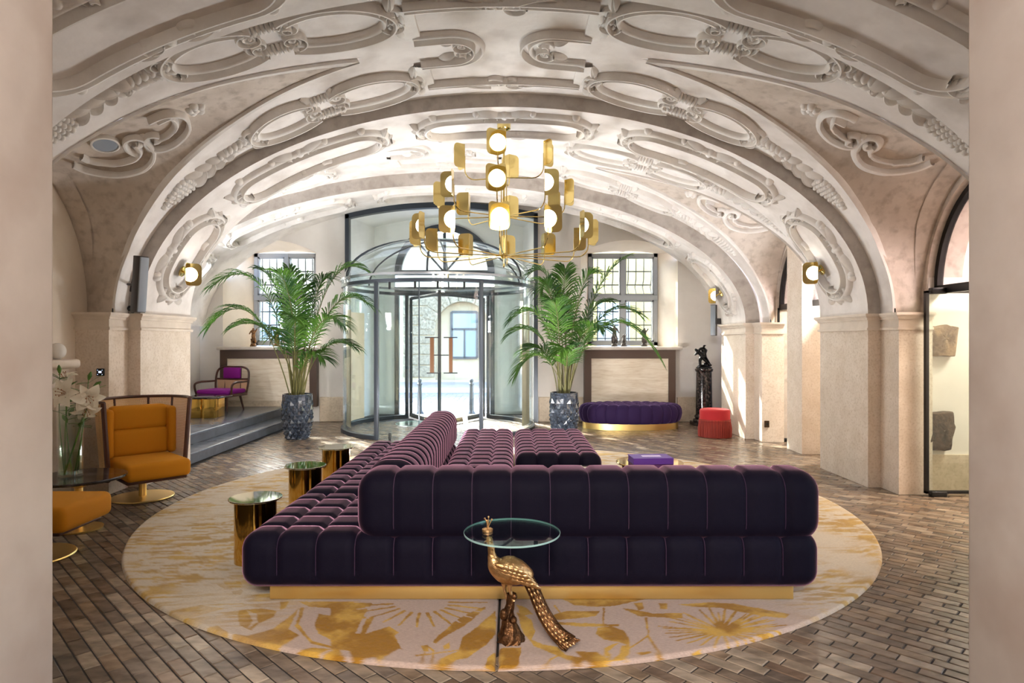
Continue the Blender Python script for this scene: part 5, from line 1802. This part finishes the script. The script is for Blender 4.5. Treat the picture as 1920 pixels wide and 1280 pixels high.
# ------------------------------------------------------------------ chandelier
ch = thing('chandelier', 'tiered brass chandelier of curved arms with lit opal globes in folded shades', 'chandelier', (-.09, 7.08, 3.90))
def lamp_parts(parent, c, az, pw=.142, ph=.27, gr=.088, light=0.0, open_=45, globe_name='globe'):
    """folded brass shade opening towards azimuth az, wedge of opal globe inside the fold"""
    c = Vector(c)
    mb = MB()
    for s in (-1, 1):
        a = az + s * math.radians(open_)
        d = Vector((math.cos(a), math.sin(a), 0))
        n = Vector((-d.y, d.x, 0)) * .002
        r = .05
        poly = [(0, -ph / 2), (pw - r, -ph / 2)] + [(pw - r + r * math.sin(q), -ph / 2 + r - r * math.cos(q)) for q in [PI / 2 * i / 5 for i in range(1, 6)]]
        poly += [(pw - r + r * math.cos(q), ph / 2 - r + r * math.sin(q)) for q in [PI / 2 * i / 5 for i in range(6)]] + [(0, ph / 2)]
        v = [tuple(c + d * x + Vector((0, 0, z)) + n) for x, z in poly] + [tuple(c + d * x + Vector((0, 0, z)) - n) for x, z in poly]
        k = len(poly)
        mb.add(v, [tuple(range(k)), tuple(range(k, 2 * k))[::-1]] + [(i, (i + 1) % k, k + (i + 1) % k, k + i) for i in range(k)])
    mb.obj('shade', M_BRASSLAMP, parent, smooth=False)
    o2 = math.radians(open_ - 4)
    rows = []
    for i in range(13):
        th = PI * i / 12
        rows.append([tuple(c + Vector((gr * math.sin(th) * math.cos(az + t), gr * math.sin(th) * math.sin(az + t), -gr * math.cos(th)))) for t in [-o2 + 2 * o2 * k / 10 for k in range(11)]])
    MB().grid(rows).obj(globe_name, M_GLOBE, parent)

cx0, cy0, cz0 = 0, 0, -3.90                   # chandelier parts hang from its canopy
MB().lathe([(0, 0), (.075, 0), (.075, -.05), (.02, -.08), (0, -.08)], n=32).obj('canopy', M_BRASSLAMP, ch, angle=40)
MB().loft([(0, 0, -.06), (0, 0, 2.36 + cz0)], .011, 10).loft([(-.028, 0, -.5), (-.028, 0, 2.45 + cz0)], .006, 8).loft([(.028, 0, -.5), (.028, 0, 2.45 + cz0)], .006, 8).obj('stem', M_BRASSLAMP, ch)
for zh, n, r, off in ((3.31, 4, .44, -.13), (2.88, 8, .67, -.09), (2.445, 12, .93, -.03)):
    z = zh + cz0
    MB().lathe([(0, z - .03), (.035, z - .03), (.04, z), (.035, z + .03), (0, z + .03)], n=20).obj('hub', M_BRASSLAMP, ch, angle=40)
    for k in range(n):
        a = -PI / 2 + off + 2 * PI * k / n
        d = Vector((math.cos(a), math.sin(a), 0))
        pts = [d * .03 + Vector((0, 0, z)), d * (r - .13) + Vector((0, 0, z - .012))]
        for i in range(1, 7):
            q = PI / 2 * i / 6
            pts.append(d * (r - .12 + .12 * math.sin(q)) + Vector((0, 0, z - .012 + .12 * (1 - math.cos(q)))))
        pts.append(d * r + Vector((0, 0, z + .255)))
        MB().loft(pts, .0065, 7).obj('arm', M_BRASSLAMP, ch)
        lamp_parts(ch, d * r + Vector((0, 0, z + .255)), a)
MB().ball((0, 0, 2.345 + cz0), (.012, .012, .03), 10, 8).obj('finial', M_BRASSLAMP, ch)

# ------------------------------------------------------------------ wall sconces on the ribs
def sconce(label, rib, px, py, az):
    arc, Y, side = rib.hit(px, py)
    p, q = Vector(rib.P(arc, Y, 0, side)), Vector(rib.P(arc, Y, .09, side))
    n = (q - p).normalized()
    t = thing('wall_sconce', label, 'wall lamp', tuple(p), 0, 'brass wall lamps on the ribs')
    e = n * .10
    a, b = n.orthogonal().normalized(), n.cross(n.orthogonal().normalized())
    mb = MB()
    rows = [[tuple(n * hh + a * (r * math.cos(2 * PI * k / 24)) + b * (r * math.sin(2 * PI * k / 24))) for k in range(24)] for r, hh in ((0.0, .002), (.062, .002), (.06, .02), (.03, .028), (.0, .03))]
    mb.grid(rows, cv=True).obj('wall_plate', M_BRASSLAMP, t, angle=40)
    MB().loft([n * .02, e], .014, 10).obj('arm', M_BRASSLAMP, t)
    lamp_parts(t, e + Vector((math.cos(az), math.sin(az), 0)) * 0.0, az, pw=.12, ph=.25, gr=.08, open_=50)
    return t
sconce('lit brass wall lamp on the left rib above the column loudspeaker', RIB1, 341, 508, math.radians(-35))
sconce('lit brass wall lamp on the right rib above the bright stone pier', RIB1, 1541, 505, math.radians(215))
sconce('small brass wall lamp on the farther right rib near the window', RIB2, 1352, 549, math.radians(200))

# ------------------------------------------------------------------ small fittings
def column_speaker(label, loc, rz, tilt, h=.56, group='column loudspeakers'):
    t = thing('column_speaker', label, 'loudspeaker', loc, 0, group)
    M = Matrix.Rotation(rz, 4, 'Z') @ Matrix.Rotation(tilt, 4, 'Y')
    MB().rbox(-.06, .055, -.045, .045, 0, h, .006).xf(M).obj('cabinet', M_DARKPLASTIC, t)
    MB().rbox(.05, .07, -.042, .042, .01, h - .01, .005).xf(M).obj('grille', M_SCREEN, t)
    return t, M
# left one leans out from the face of the rib
spk, Msp = column_speaker('slim column loudspeaker with pale grille on the left rib above the cornice', (-3.73, 6.38, 1.79), math.radians(-30), math.radians(6))
e = Msp @ Vector((-.06, 0, .27))
MB().loft([tuple(e), tuple(e + Vector((-.10, .03, .01))), tuple(e + Vector((-.14, .17, .02)))], .012, 8).obj('bracket_arm', M_DARKPLASTIC, spk)
MB().rbox(-.035, .035, -.012, .012, -.075, .075, .012, 3).xf(Matrix.Translation(e + Vector((-.14, .185, .02)))).obj('bracket_plate', M_DARKPLASTIC, spk)
cbl, crd = smooth_path([(-.19, .19, .05), (-.16, .12, .035), (-.1, .08, .0), (-.04, .04, .02)], [.006] * 4, 6)
MB().loft(cbl, crd, 6).obj('cable', M_BLACK, spk)
MB().lathe([(0, 0), (.03, 0), (.028, .012), (0, .014)], (0, 0, 0), 16).xf(Matrix.Translation((-.19, .195, .05)) @ Matrix.Rotation(PI / 2, 4, 'X')).obj('cable_rosette', M_BLACK, spk)
sp2, M2 = column_speaker('slim column loudspeaker on the far right beside the window and pier', (3.52, 11.16, 1.60), math.radians(-120), 0, .54)
MB().box(.0, .10, -.12, -.02, .2, .3).obj('bracket_plate', M_DARKPLASTIC, sp2, smooth=False)

th = thing('thermostat', 'black square wall panel with lit digits on the left pier', 'control panel', (-4.025, 6.262, 1.20))
MB().rbox(-.036, .036, -.012, .008, -.036, .036, .005).obj('glass_face', M_BLACK, th)
mb = MB()
for x0, z0, w, h in ((-.012, -.006, .006, .016), (-.004, -.006, .006, .016), (.006, -.006, .008, .016), (-.024, .018, .004, .004), (.02, .018, .004, .004), (-.024, -.024, .004, .004), (.02, -.024, .004, .004)):
    mb.box(x0, x0 + w, -.0128, -.0118, z0, z0 + h)
mb.obj('lit_digits', M_DIGIT, th, smooth=False)
so = thing('power_socket', 'small dark bronze socket plate low on the far right pier', 'socket', (3.66, 9.60, .295))
so.location = (3.80, 9.545, .27)
MB().rbox(-.035, .035, -.01, .008, -.05, .05, .004).obj('plate', plain('dark_bronze', lin(70, 50, 34), .4, .6), so)
MB().lathe([(0, 0), (.02, 0), (.02, .004), (0, .004)], n=16).xf(Matrix.Translation((0, -.01, 0)) @ Matrix.Rotation(PI / 2, 4, 'X')).obj('insert', M_BLACK, so)

# ceiling loudspeaker in the left lunette and smoke detector in the far vault
(lp, ln), = on_lunette([(197, 266)], BAY1, -1)
cs = thing('ceiling_speaker', 'round white ceiling loudspeaker set into the left lunette', 'loudspeaker', tuple(lp + ln * .02))
Mq = ln.to_track_quat('Z', 'Y').to_matrix().to_4x4()
MB().lathe([(.115, -.02), (.115, .018), (.10, .022), (.098, .012)], n=40).xf(Mq).obj('trim_ring', M_WHITEPL, cs, angle=40)
MB().lathe([(0, .0), (.098, .0), (.098, .014), (0, .02)], n=40).xf(Mq).obj('speaker_grille', M_SCREEN, cs, angle=30)
arc, Yd, sd_ = BAY2.hit(788, 309)
pd = BAY2.P(arc, Yd, 0, sd_)
sdv = thing('smoke_detector', 'small white smoke detector on the far vault left of the chandelier', 'smoke detector', (pd[0], pd[1], pd[2] - .035))
MB().lathe([(0, -.05), (.035, -.05), (.05, -.02), (.055, .01), (0, .01)], n=24).obj('housing', M_WHITEPL, sdv, angle=40)
MB().lathe([(.051, -.012), (.053, -.012), (.053, -.004), (.051, -.004)], n=24).obj('vent_ring', M_DARKPLASTIC, sdv)

# stone mantel on the left wall with a white ball ornament
mn = thing('stone_mantel', 'pale stone mantel shelf on the left wall behind the lilies', 'mantel', (-4.28, 5.45, 0))
MB().rbox(0, .20, -.62, .62, 1.25, 1.335, .03, 3).obj('mantel_shelf', M_CORNICE, mn)
MB().rbox(0, .13, -.56, .56, 1.04, 1.255, .02).obj('mantel_frieze', M_CORNICE, mn)
for y in (-.5, .5):
    MB().rbox(0, .12, y - .1, y + .1, 0, 1.05, .015).obj('mantel_jamb', M_CORNICE, mn)
fb = tag(MB().ball((0, 0, .075), (.07, .07, .075), 20, 12).lathe([(.03, 0), (.035, .004), (.025, .012)], n=16).obj('ball_ornament', M_WHITEPL), 'round white ball ornament on the stone mantel', 'ornament')
fb.location = (-4.19, 5.90, 1.336)

# stone relics on the passage wall
M_RELIC = mottled('weathered_carved_stone', lin(140, 112, 84), lin(84, 62, 44), 9, .9, bump=1.0, bscale=26, c3=lin(160, 132, 102), scale3=16)
M_RELICD = mottled('dark_weathered_stone', lin(84, 66, 52), lin(44, 34, 28), 16, .9, bump=1.0, bscale=34, c3=lin(110, 90, 72), scale3=26)
def relic(label, pxs, mat, seed):
    rn = random.Random(seed)
    P = [at(x, y, 6.29) for x, y in pxs]
    c = sum(P, Vector()) / len(P)
    t = thing('stone_relic', label, 'stone fragment', (c.x, 6.351, c.z))
    ring = []
    n = len(P)
    for i in range(n):
        for k in range(4):
            q = P[i].lerp(P[(i + 1) % n], k / 4)
            ring.append((q.x - c.x + rn.uniform(-.005, .005), q.z - c.z + rn.uniform(-.005, .005)))
    rows = []
    for s, d in ((1.0, .0), (1.0, -.05), (.94, -.075), (.75, -.08), (.5, -.082), (.25, -.083), (.02, -.083)):
        rows.append([(x * s, d + rn.uniform(-.009, .009) * (d < -.06), z * s) for x, z in ring])
    MB().grid(rows, cv=True).obj('carved_block', mat, t, angle=50)
    MB().box(-.06, .06, -.01, .01, -.16, -.12).obj('wall_bracket', M_BLACK, t, smooth=False)
    return t
relic('light brown carved stone fragment on the passage wall, upper of two', [(1742, 667), (1742, 612), (1778, 609), (1799, 613), (1792, 668)], M_RELIC, 1)
relic('dark weathered stone fragment on the passage wall, lower of two', [(1742, 845), (1741, 773), (1787, 772), (1791, 800), (1782, 845)], M_RELICD, 2)

# ------------------------------------------------------------------ entrance portal, revolving door
portal = struct('door_3', 'dark arched steel portal frame with glass around the revolving door')
mb = MB()
YP = 11.93
top = seg_arch(PX0 + .03, PX1 - .03, PZ - .02, PZC - .02)
w = .075
mb.box(PX0, PX0 + w, YP - .06, YP + .08, 0, PZ).box(PX1 - w, PX1, YP - .06, YP + .08, 0, PZ)
mb.grid([[(x, YP - .06, z + .03), (x, YP - .06, z - w), (x, YP + .08, z - w), (x, YP + .08, z + .03)] for x, z in seg_arch(PX0, PX1, PZ - .01, PZC - .01)], cv=True)
mb.obj('portal_frame', M_DARKFRAME, portal, angle=30)
DCX, DCY, DRR = -1.27, 11.2, 1.63
RZ0, RZ1 = 2.40, 2.53
# glass between frame and drum
pts = seg_arch(PX0 + w, PX1 - w, PZ - w, PZC - w)
g = MB()
g.grid([[(x, YP, max(RZ1, RZ1 + .02)), (x, YP, z)] for x, z in pts])
g.obj('pane', M_GLASS, portal, smooth=False)
for xa, xb in ((PX0 + w, DCX - DRR + .05), (DCX + DRR - .05, PX1 - w)):
    if xb > xa:
        MB().box(xa, xb, YP - .005, YP + .005, 0, RZ1).obj('pane', M_GLASS, portal, smooth=False)
# inner street-side door frame
mb = MB()
yq = YF - .02
for x in (DX0 + .0, DX1 - .09):
    mb.box(x, x + .09, yq - .05, yq + .05, 0, 2.62)
mb.box(DX0, DX1, yq - .05, yq + .05, 2.48, 2.62)
rows = []
for i in range(25):
    a = PI * i / 24
    c, s_ = math.cos(a), math.sin(a)
    rr0, rr1 = (DX1 - DX0) / 2, (DX1 - DX0) / 2 - .14
    rows.append([(DC + rr0 * c, yq - .05, DZ + DR * s_), (DC + rr1 * c, yq - .05, DZ + (DR - .14) * s_), (DC + rr1 * c, yq + .05, DZ + (DR - .14) * s_), (DC + rr0 * c, yq + .05, DZ + DR * s_)])
mb.grid(rows, cv=True)
mb.box(DX0, DX1, yq - .04, yq + .04, DZ - .05, DZ + .05).box(DC - .03, DC + .03, yq - .04, yq + .04, DZ, DZ + DR - .1)
for a in (PI * .27, PI * .73):
    mb.loft([(DC, yq, DZ), (DC + .95 * math.cos(a), yq, DZ + .95 * math.sin(a))], .022, 6)
mb.obj('street_door_frame', M_DARKFRAME, portal, angle=30)

rv = thing('revolving_door', 'glass revolving door with domed roof and dark ring in the portal', 'revolving door', (DCX, DCY, 0))
def wallpts(r, a0, a1, n=24):
    return [(r * math.cos(a0 + (a1 - a0) * i / n), r * math.sin(a0 + (a1 - a0) * i / n)) for i in range(n + 1)]
def ring(name, r0, r1, z0, z1, a0, a1, mat, n=40):
    rows = []
    for (x, y), (x2, y2) in zip(wallpts(r0, a0, a1, n), wallpts(r1, a0, a1, n)):
        rows.append([(x, y, z0), (x2, y2, z0), (x2, y2, z1), (x, y, z1)])
    mb = MB().grid(rows, cv=True)
    return mb.obj(name, mat, rv, angle=30)
OP = math.asin(.80 / DRR)                     # half angle of the openings
L0, L1 = PI / 2 + OP, 3 * PI / 2 - OP         # left curved wall
R0_, R1_ = -PI / 2 + OP, PI / 2 - OP
for a0, a1 in ((L0, L1), (R0_, R1_)):
    ring('curved_glass', DRR - .008, DRR + .008, .03, RZ0, a0, a1, M_GLASSG)
    ring('floor_channel', DRR - .04, DRR + .04, 0, .06, a0, a1, M_DARKFRAME)
    a = a1 if a0 > PI / 2 else a0
    for q in (a0, a1):
        x, y = DRR * math.cos(q), DRR * math.sin(q)
        MB().rbox(x - .032, x + .032, y - .045, y + .045, 0, RZ0 + .02, .006).obj('door_post', M_DARKFRAME, rv)
ring('canopy_ring', DRR - .10, DRR + .03, RZ0, RZ0 + .05, 0, 2 * PI, M_DARKFRAME, 72)
ring('canopy_band', DRR - .02, DRR + .035, RZ0 + .05, RZ1, 0, 2 * PI, M_GLASSG, 72)
ring('canopy_rim', DRR - .02, DRR + .045, RZ1 - .02, RZ1 + .015, 0, 2 * PI, plain('pale_grey_metal', lin(170, 174, 178), .25, .6), 72)
DH = .74
def dome(a, t, r=DRR):
    q = PI / 2 * t
    return (r * math.cos(q) * math.cos(a), r * math.cos(q) * math.sin(a), RZ1 + DH * math.sin(q))
MB().grid([[dome(2 * PI * k / 48, t / 10) for k in range(48)] for t in range(11)], cv=True).obj('glass_dome', M_GLASSG, rv)
for k in range(6):
    a = 2 * PI * (k + .5) / 6
    MB().loft([dome(a, t / 14, DRR + .004) for t in range(15)], [(.026, .016)] * 15, 6).obj('dome_rib', M_DARKFRAME, rv)
# beige blinds inside the curved walls
M_BLIND = mottled('beige_screen', lin(232, 218, 190), lin(222, 206, 176), 1.5, .5)
for a0, a1 in ((PI - .38, PI + .52), (-.40, .36)):
    ring('beige_screen', DRR - .07, DRR - .055, .10, 2.02, a0, a1, M_BLIND)
# glass leaves across the front opening with fittings and the H sign
yl = -math.sqrt(DRR ** 2 - .8 ** 2)
leafc = [(x, -math.sqrt(DRR ** 2 - x * x)) for x in [-.76 + 1.52 * i / 16 for i in range(17)]]
for i0, i1 in ((0, 8), (8, 16)):
    rows = [[(x, y - .006, .02), (x, y - .006, RZ0), (x, y + .006, RZ0), (x, y + .006, .02)] for x, y in leafc[i0:i1 + 1]]
    MB().grid(rows, cv=True).obj('door_leaf', M_GLASS, rv, angle=30)
xj = -.12
yj = -math.sqrt(DRR ** 2 - xj ** 2)
MB().box(xj - .008, xj + .008, yj - .012, yj + .012, .02, RZ0).obj('leaf_joint', M_DARKFRAME, rv, smooth=False)
for x in (-.58, -.18, .16, .55):
    y = -math.sqrt(DRR ** 2 - x * x)
    MB().rbox(x - .014, x + .014, y - .03, y + .03, RZ0 - .11, RZ0, .005).obj('hanger_fitting', M_BLACK, rv)
MB().rbox(-.60, -.56, -1.52, -1.46, .0, .12, .006).obj('floor_stop', M_BLACK, rv)
M_HBRONZE = plain('bronze_sign_bars', lin(92, 58, 28), .45, .2)
def on_door(px):
    # distance of the front leaf along the ray through this column
    k = (px - 960) / F
    A, B, C = k * k + 1, -2 * (k * DCX + DCY), DCX ** 2 + DCY ** 2 - DRR ** 2
    Y = (-B - math.sqrt(B * B - 4 * A * C)) / 2 / A
    return k * Y - DCX, Y - DCY - .012, Y
mbs = MB(); mbl = MB()
def zpx(py, Y): return H - (py - 640) / F * Y
for xa, xb in ((806.5, 814), (842, 849)):
    x0, y0, Y = on_door(xa); x1, y1, _ = on_door(xb)
    mbs.box(x0, x1, min(y0, y1) - .006, min(y0, y1) + .006, zpx(698, Y), zpx(633, Y))
for xa, xb, py in ((797, 823.5, 632.5), (832, 858.5, 632.5), (800, 823.5, 699), (832, 858.5, 699), (814, 842, 665.5)):
    x0, y0, Y = on_door(xa); x1, y1, _ = on_door(xb)
    mbl.box(x0, x1, min(y0, y1) - .004, min(y0, y1) + .004, zpx(py, Y) - .008, zpx(py, Y) + .008)
mbs.obj('letter_bars', M_HBRONZE, rv, smooth=False)
mbl.obj('letter_serifs', M_BLACK, rv, smooth=False)
# turning wings
MB().loft([(0, 0, .0), (0, 0, RZ0)], .03, 10).obj('centre_post', M_DARKFRAME, rv)
for a in (math.radians(62), math.radians(118)):
    d = Vector((math.cos(a), math.sin(a), 0)); n_ = Vector((-d.y, d.x, 0))
    e0, e1 = d * .05, d * (DRR - .12)
    for p in (e1,):
        MB().loft([tuple(p + Vector((0, 0, .03))), tuple(p + Vector((0, 0, RZ0 - .05)))], [(.03, .03)] * 2, 4).obj('wing_stile', M_DARKFRAME, rv, smooth=False)
    MB().loft([tuple(e0 + Vector((0, 0, RZ0 - .06))), tuple(e1 + Vector((0, 0, RZ0 - .06)))], [(.02, .03)] * 2, 4).loft([tuple(e0 + Vector((0, 0, .06))), tuple(e1 + Vector((0, 0, .06)))], [(.02, .04)] * 2, 4).obj('wing_rail', M_DARKFRAME, rv, smooth=False)
    v = [tuple(e0 + Vector((0, 0, .06))), tuple(e1 + Vector((0, 0, .06))), tuple(e1 + Vector((0, 0, RZ0 - .06))), tuple(e0 + Vector((0, 0, RZ0 - .06)))]
    MB().add(v, [(0, 1, 2, 3)]).obj('wing_glass', M_GLASS, rv, smooth=False)

ex = thing('exit_sign', 'green running figure exit sign above the revolving door', 'sign', tuple(at(836, 419, 12.6)))
MB().rbox(-.11, .11, -.02, .02, -.085, .085, .004).obj('sign_box', M_WHITEPL, ex)
MB().box(-.10, .10, -.0225, -.0205, -.075, .075).obj('sign_face', emit('green_sign_face', lin(60, 160, 110), .35), ex, smooth=False)
mb = MB()
mb.prism([(-.08, .0), (-.045, .04), (-.03, .03), (-.05, .01), (-.02, -.01), (-.025, -.02), (-.055, .0), (-.07, -.05), (-.085, -.05)], -.0245, -.0222, 'y')
mb.prism([(-.04, .05), (-.03, .06), (-.02, .05), (-.03, .04)], -.0245, -.0222, 'y')
mb.prism([(.0, .01), (.05, .01), (.05, .03), (.085, .0), (.05, -.03), (.05, -.01), (.0, -.01)], -.0245, -.0222, 'y')
mb.obj('sign_figure', emit('white_sign_figure', (1, 1, 1, 1), .5), ex, smooth=False)

# ------------------------------------------------------------------ the street outside
ZG = -.15
street = struct('street', 'pale cobbled street outside the entrance')
M_STREET = mottled('pale_paving', lin(116, 117, 124), lin(100, 101, 108), 1.2, .7, c3=lin(84, 86, 94), scale3=9)
MB().box(-30, 30, YF, 40, ZG - .1, ZG).obj('roadway', M_STREET, street, smooth=False)
MB().box(-30, 30, 20.8, 24, ZG, ZG + .13).obj('pavement', mottled('pavement_slabs', lin(150, 140, 136), lin(136, 126, 122), 2, .7), street, smooth=False)
MB().box(-30, 30, 20.72, 20.82, ZG, ZG + .14).obj('kerb', mottled('kerb_stone', lin(214, 212, 208), lin(200, 196, 192), 3, .7), street, smooth=False)
mb = MB()
rs_ = random.Random(8)
yy = 14.6
r = 0
while yy < 20.5:                              # rows of setts
    for k in range(-16, 10):
        x = -1.5 + k * .34 + (.17 if r % 2 else 0)
        mb.rbox(x, x + .325, yy, yy + .205, ZG - .02, ZG + .012 + rs_.uniform(-.004, .004), .008, 1)
    yy += .22; r += 1
tag(mb.obj('setts', M_STREET, street, angle=30), kind='stuff')

fac = thing('building', 'cream rusticated building with arched recess across the street', 'building', (-1.8, 24.0, ZG))
M_FAC = mottled('cream_render', lin(176, 162, 138), lin(166, 150, 126), 1.0, .85)
M_FACY = mottled('yellow_render', lin(196, 172, 112), lin(188, 162, 98), 1.0, .85)
M_RUST = mottled('vermiculated_stone', lin(160, 148, 128), lin(106, 94, 76), 14, .9, bump=1.0, bscale=18)
FZ = 5.7
ax, azs, arr = (868 - 960) / F * 24 + 1.8, H + (640 - 617) / F * 24 - ZG, 1.03
def fx(px): return (px - 960) / F * 24 + 1.8
def fz(py): return H + (640 - py) / F * 24 - ZG
MB().box(-14, fx(757), 0, .5, 0, FZ).box(fx(757), fx(1000), .0, .5, fz(545), FZ).box(fx(757), ax - arr, 0, .5, 0, fz(545)).box(ax + arr, fx(1000), 0, .5, 0, fz(545)).obj('wall', M_FAC, fac, smooth=False)
mb = MB()
mb.grid([[(ax + arr * math.cos(PI * i / 20), 0, azs + arr * math.sin(PI * i / 20)), (ax + arr * math.cos(PI * i / 20), 0, fz(545) + .05)] for i in range(21)])
mb.grid([[(ax + arr * math.cos(PI * i / 20), 0, azs + arr * math.sin(PI * i / 20)), (ax + arr * math.cos(PI * i / 20), .3, azs + arr * math.sin(PI * i / 20))] for i in range(21)])
mb.box(ax - arr - .05, ax + arr + .05, .28, .5, 0, fz(545) + .1)
mb.obj('arched_recess', M_FAC, fac, angle=30)
MB().box(fx(1000), 16, 0, .5, 0, FZ).obj('yellow_wall', M_FACY, fac, smooth=False)
courses = [548, 574, 592, 610, 629, 645, 665, 685, 708]
for i in range(len(courses) - 1):
    za, zb = fz(courses[i + 1]) + .02, fz(courses[i]) - .02
    xa, xb = fx(757), ax - arr - .03
    parts = [(xa, xb)] if i % 2 else [(xa, (xa + xb) / 2 - .02), ((xa + xb) / 2 + .02, xb)]
    for p0, p1 in parts:
        MB().rbox(p0, p1, -.06, .02, za, zb, .03, 1).obj('stone_block', M_RUST, fac, angle=20)
    MB().rbox(ax + arr + .03, fx(985), -.06, .02, za, zb, .03, 1).obj('stone_block', M_RUST, fac, angle=20)
for k in range(11):
    a0, a1 = PI * k / 11 + .012, PI * (k + 1) / 11 - .012
    q = [(ax + r_ * math.cos(a), azs + r_ * math.sin(a)) for r_, a in ((arr + .02, a0), (arr + .55, a0), (arr + .55, a1), (arr + .02, a1))]
    MB().prism(q, -.09, .0, 'y').obj('voussoir', M_RUST, fac, smooth=False)
MB().box(-14, 16, -.08, .05, 0, fz(712)).obj('plinth_course', M_FAC, fac, smooth=False)
wx0, wx1, wz0, wz1 = fx(846), fx(894), fz(671), fz(584)
mb = MB().box(wx0, wx1, .22, .3, wz0, wz1)
wf = mb.obj('window', plain('dark_street_window', lin(120, 138, 150), .15), fac, smooth=False)
mb = MB()
for p in ((wx0 - .05, wx0 + .04, wz0, wz1), (wx1 - .04, wx1 + .05, wz0, wz1), (wx0, wx1, wz0 - .04, wz0 + .05), (wx0, wx1, wz1 - .05, wz1 + .04), ((wx0 + wx1) / 2 - .03, (wx0 + wx1) / 2 + .03, wz0, wz0 + 1.08), (wx0, wx1, wz0 + 1.05, wz0 + 1.13)):
    mb.box(p[0], p[1], .17, .24, p[2], p[3])
mb.obj('window_bars', M_DARKFRAME, wf, smooth=False)
for bx in (-9.5, -7.3, 3.6, 5.6, 8.0):        # further windows seen through the side windows
    w_ = MB().box(bx - .55, bx + .55, -.02, .1, 1.1, 3.1).obj('window', plain('street_window_pane', lin(150, 160, 166), .2), fac, smooth=False)
    MB().box(bx - .62, bx - .5, -.05, .0, 1.0, 3.2).box(bx + .5, bx + .62, -.05, .0, 1.0, 3.2).box(bx - .03, bx + .03, -.05, 0, 1.1, 3.1).box(bx - .55, bx + .55, -.05, 0, 2.2, 2.28).obj('window_bars', M_WINFRAME, w_, smooth=False)
MB().box(-14, 16, -.12, .6, 5.2, 5.4).obj('string_course', M_FAC, fac, smooth=False)

def bollard(px, label):
    p = at(px, 740, 14.3)
    t = thing('bollard', label, 'bollard', (p.x, 14.3, ZG + .012))
    MB().lathe([(0, 0), (.11, 0), (.085, .05), (.07, .07), (.06, .09), (.055, .12)], n=20).obj('bollard_foot', M_DARKFRAME, t, angle=40)
    MB().lathe([(.055, .11), (.048, .45), (.042, .66), (.055, .67), (.055, .70), (.04, .71), (.035, .73)], n=20).obj('post', M_DARKFRAME, t, angle=40)
    MB().ball((0, 0, .765), .045, 14, 10).obj('ball_finial', M_DARKFRAME, t)
bollard(787, 'dark iron street bollard seen through the left half of the glass door')
bollard(884, 'dark iron street bollard seen through the right half of the glass door')
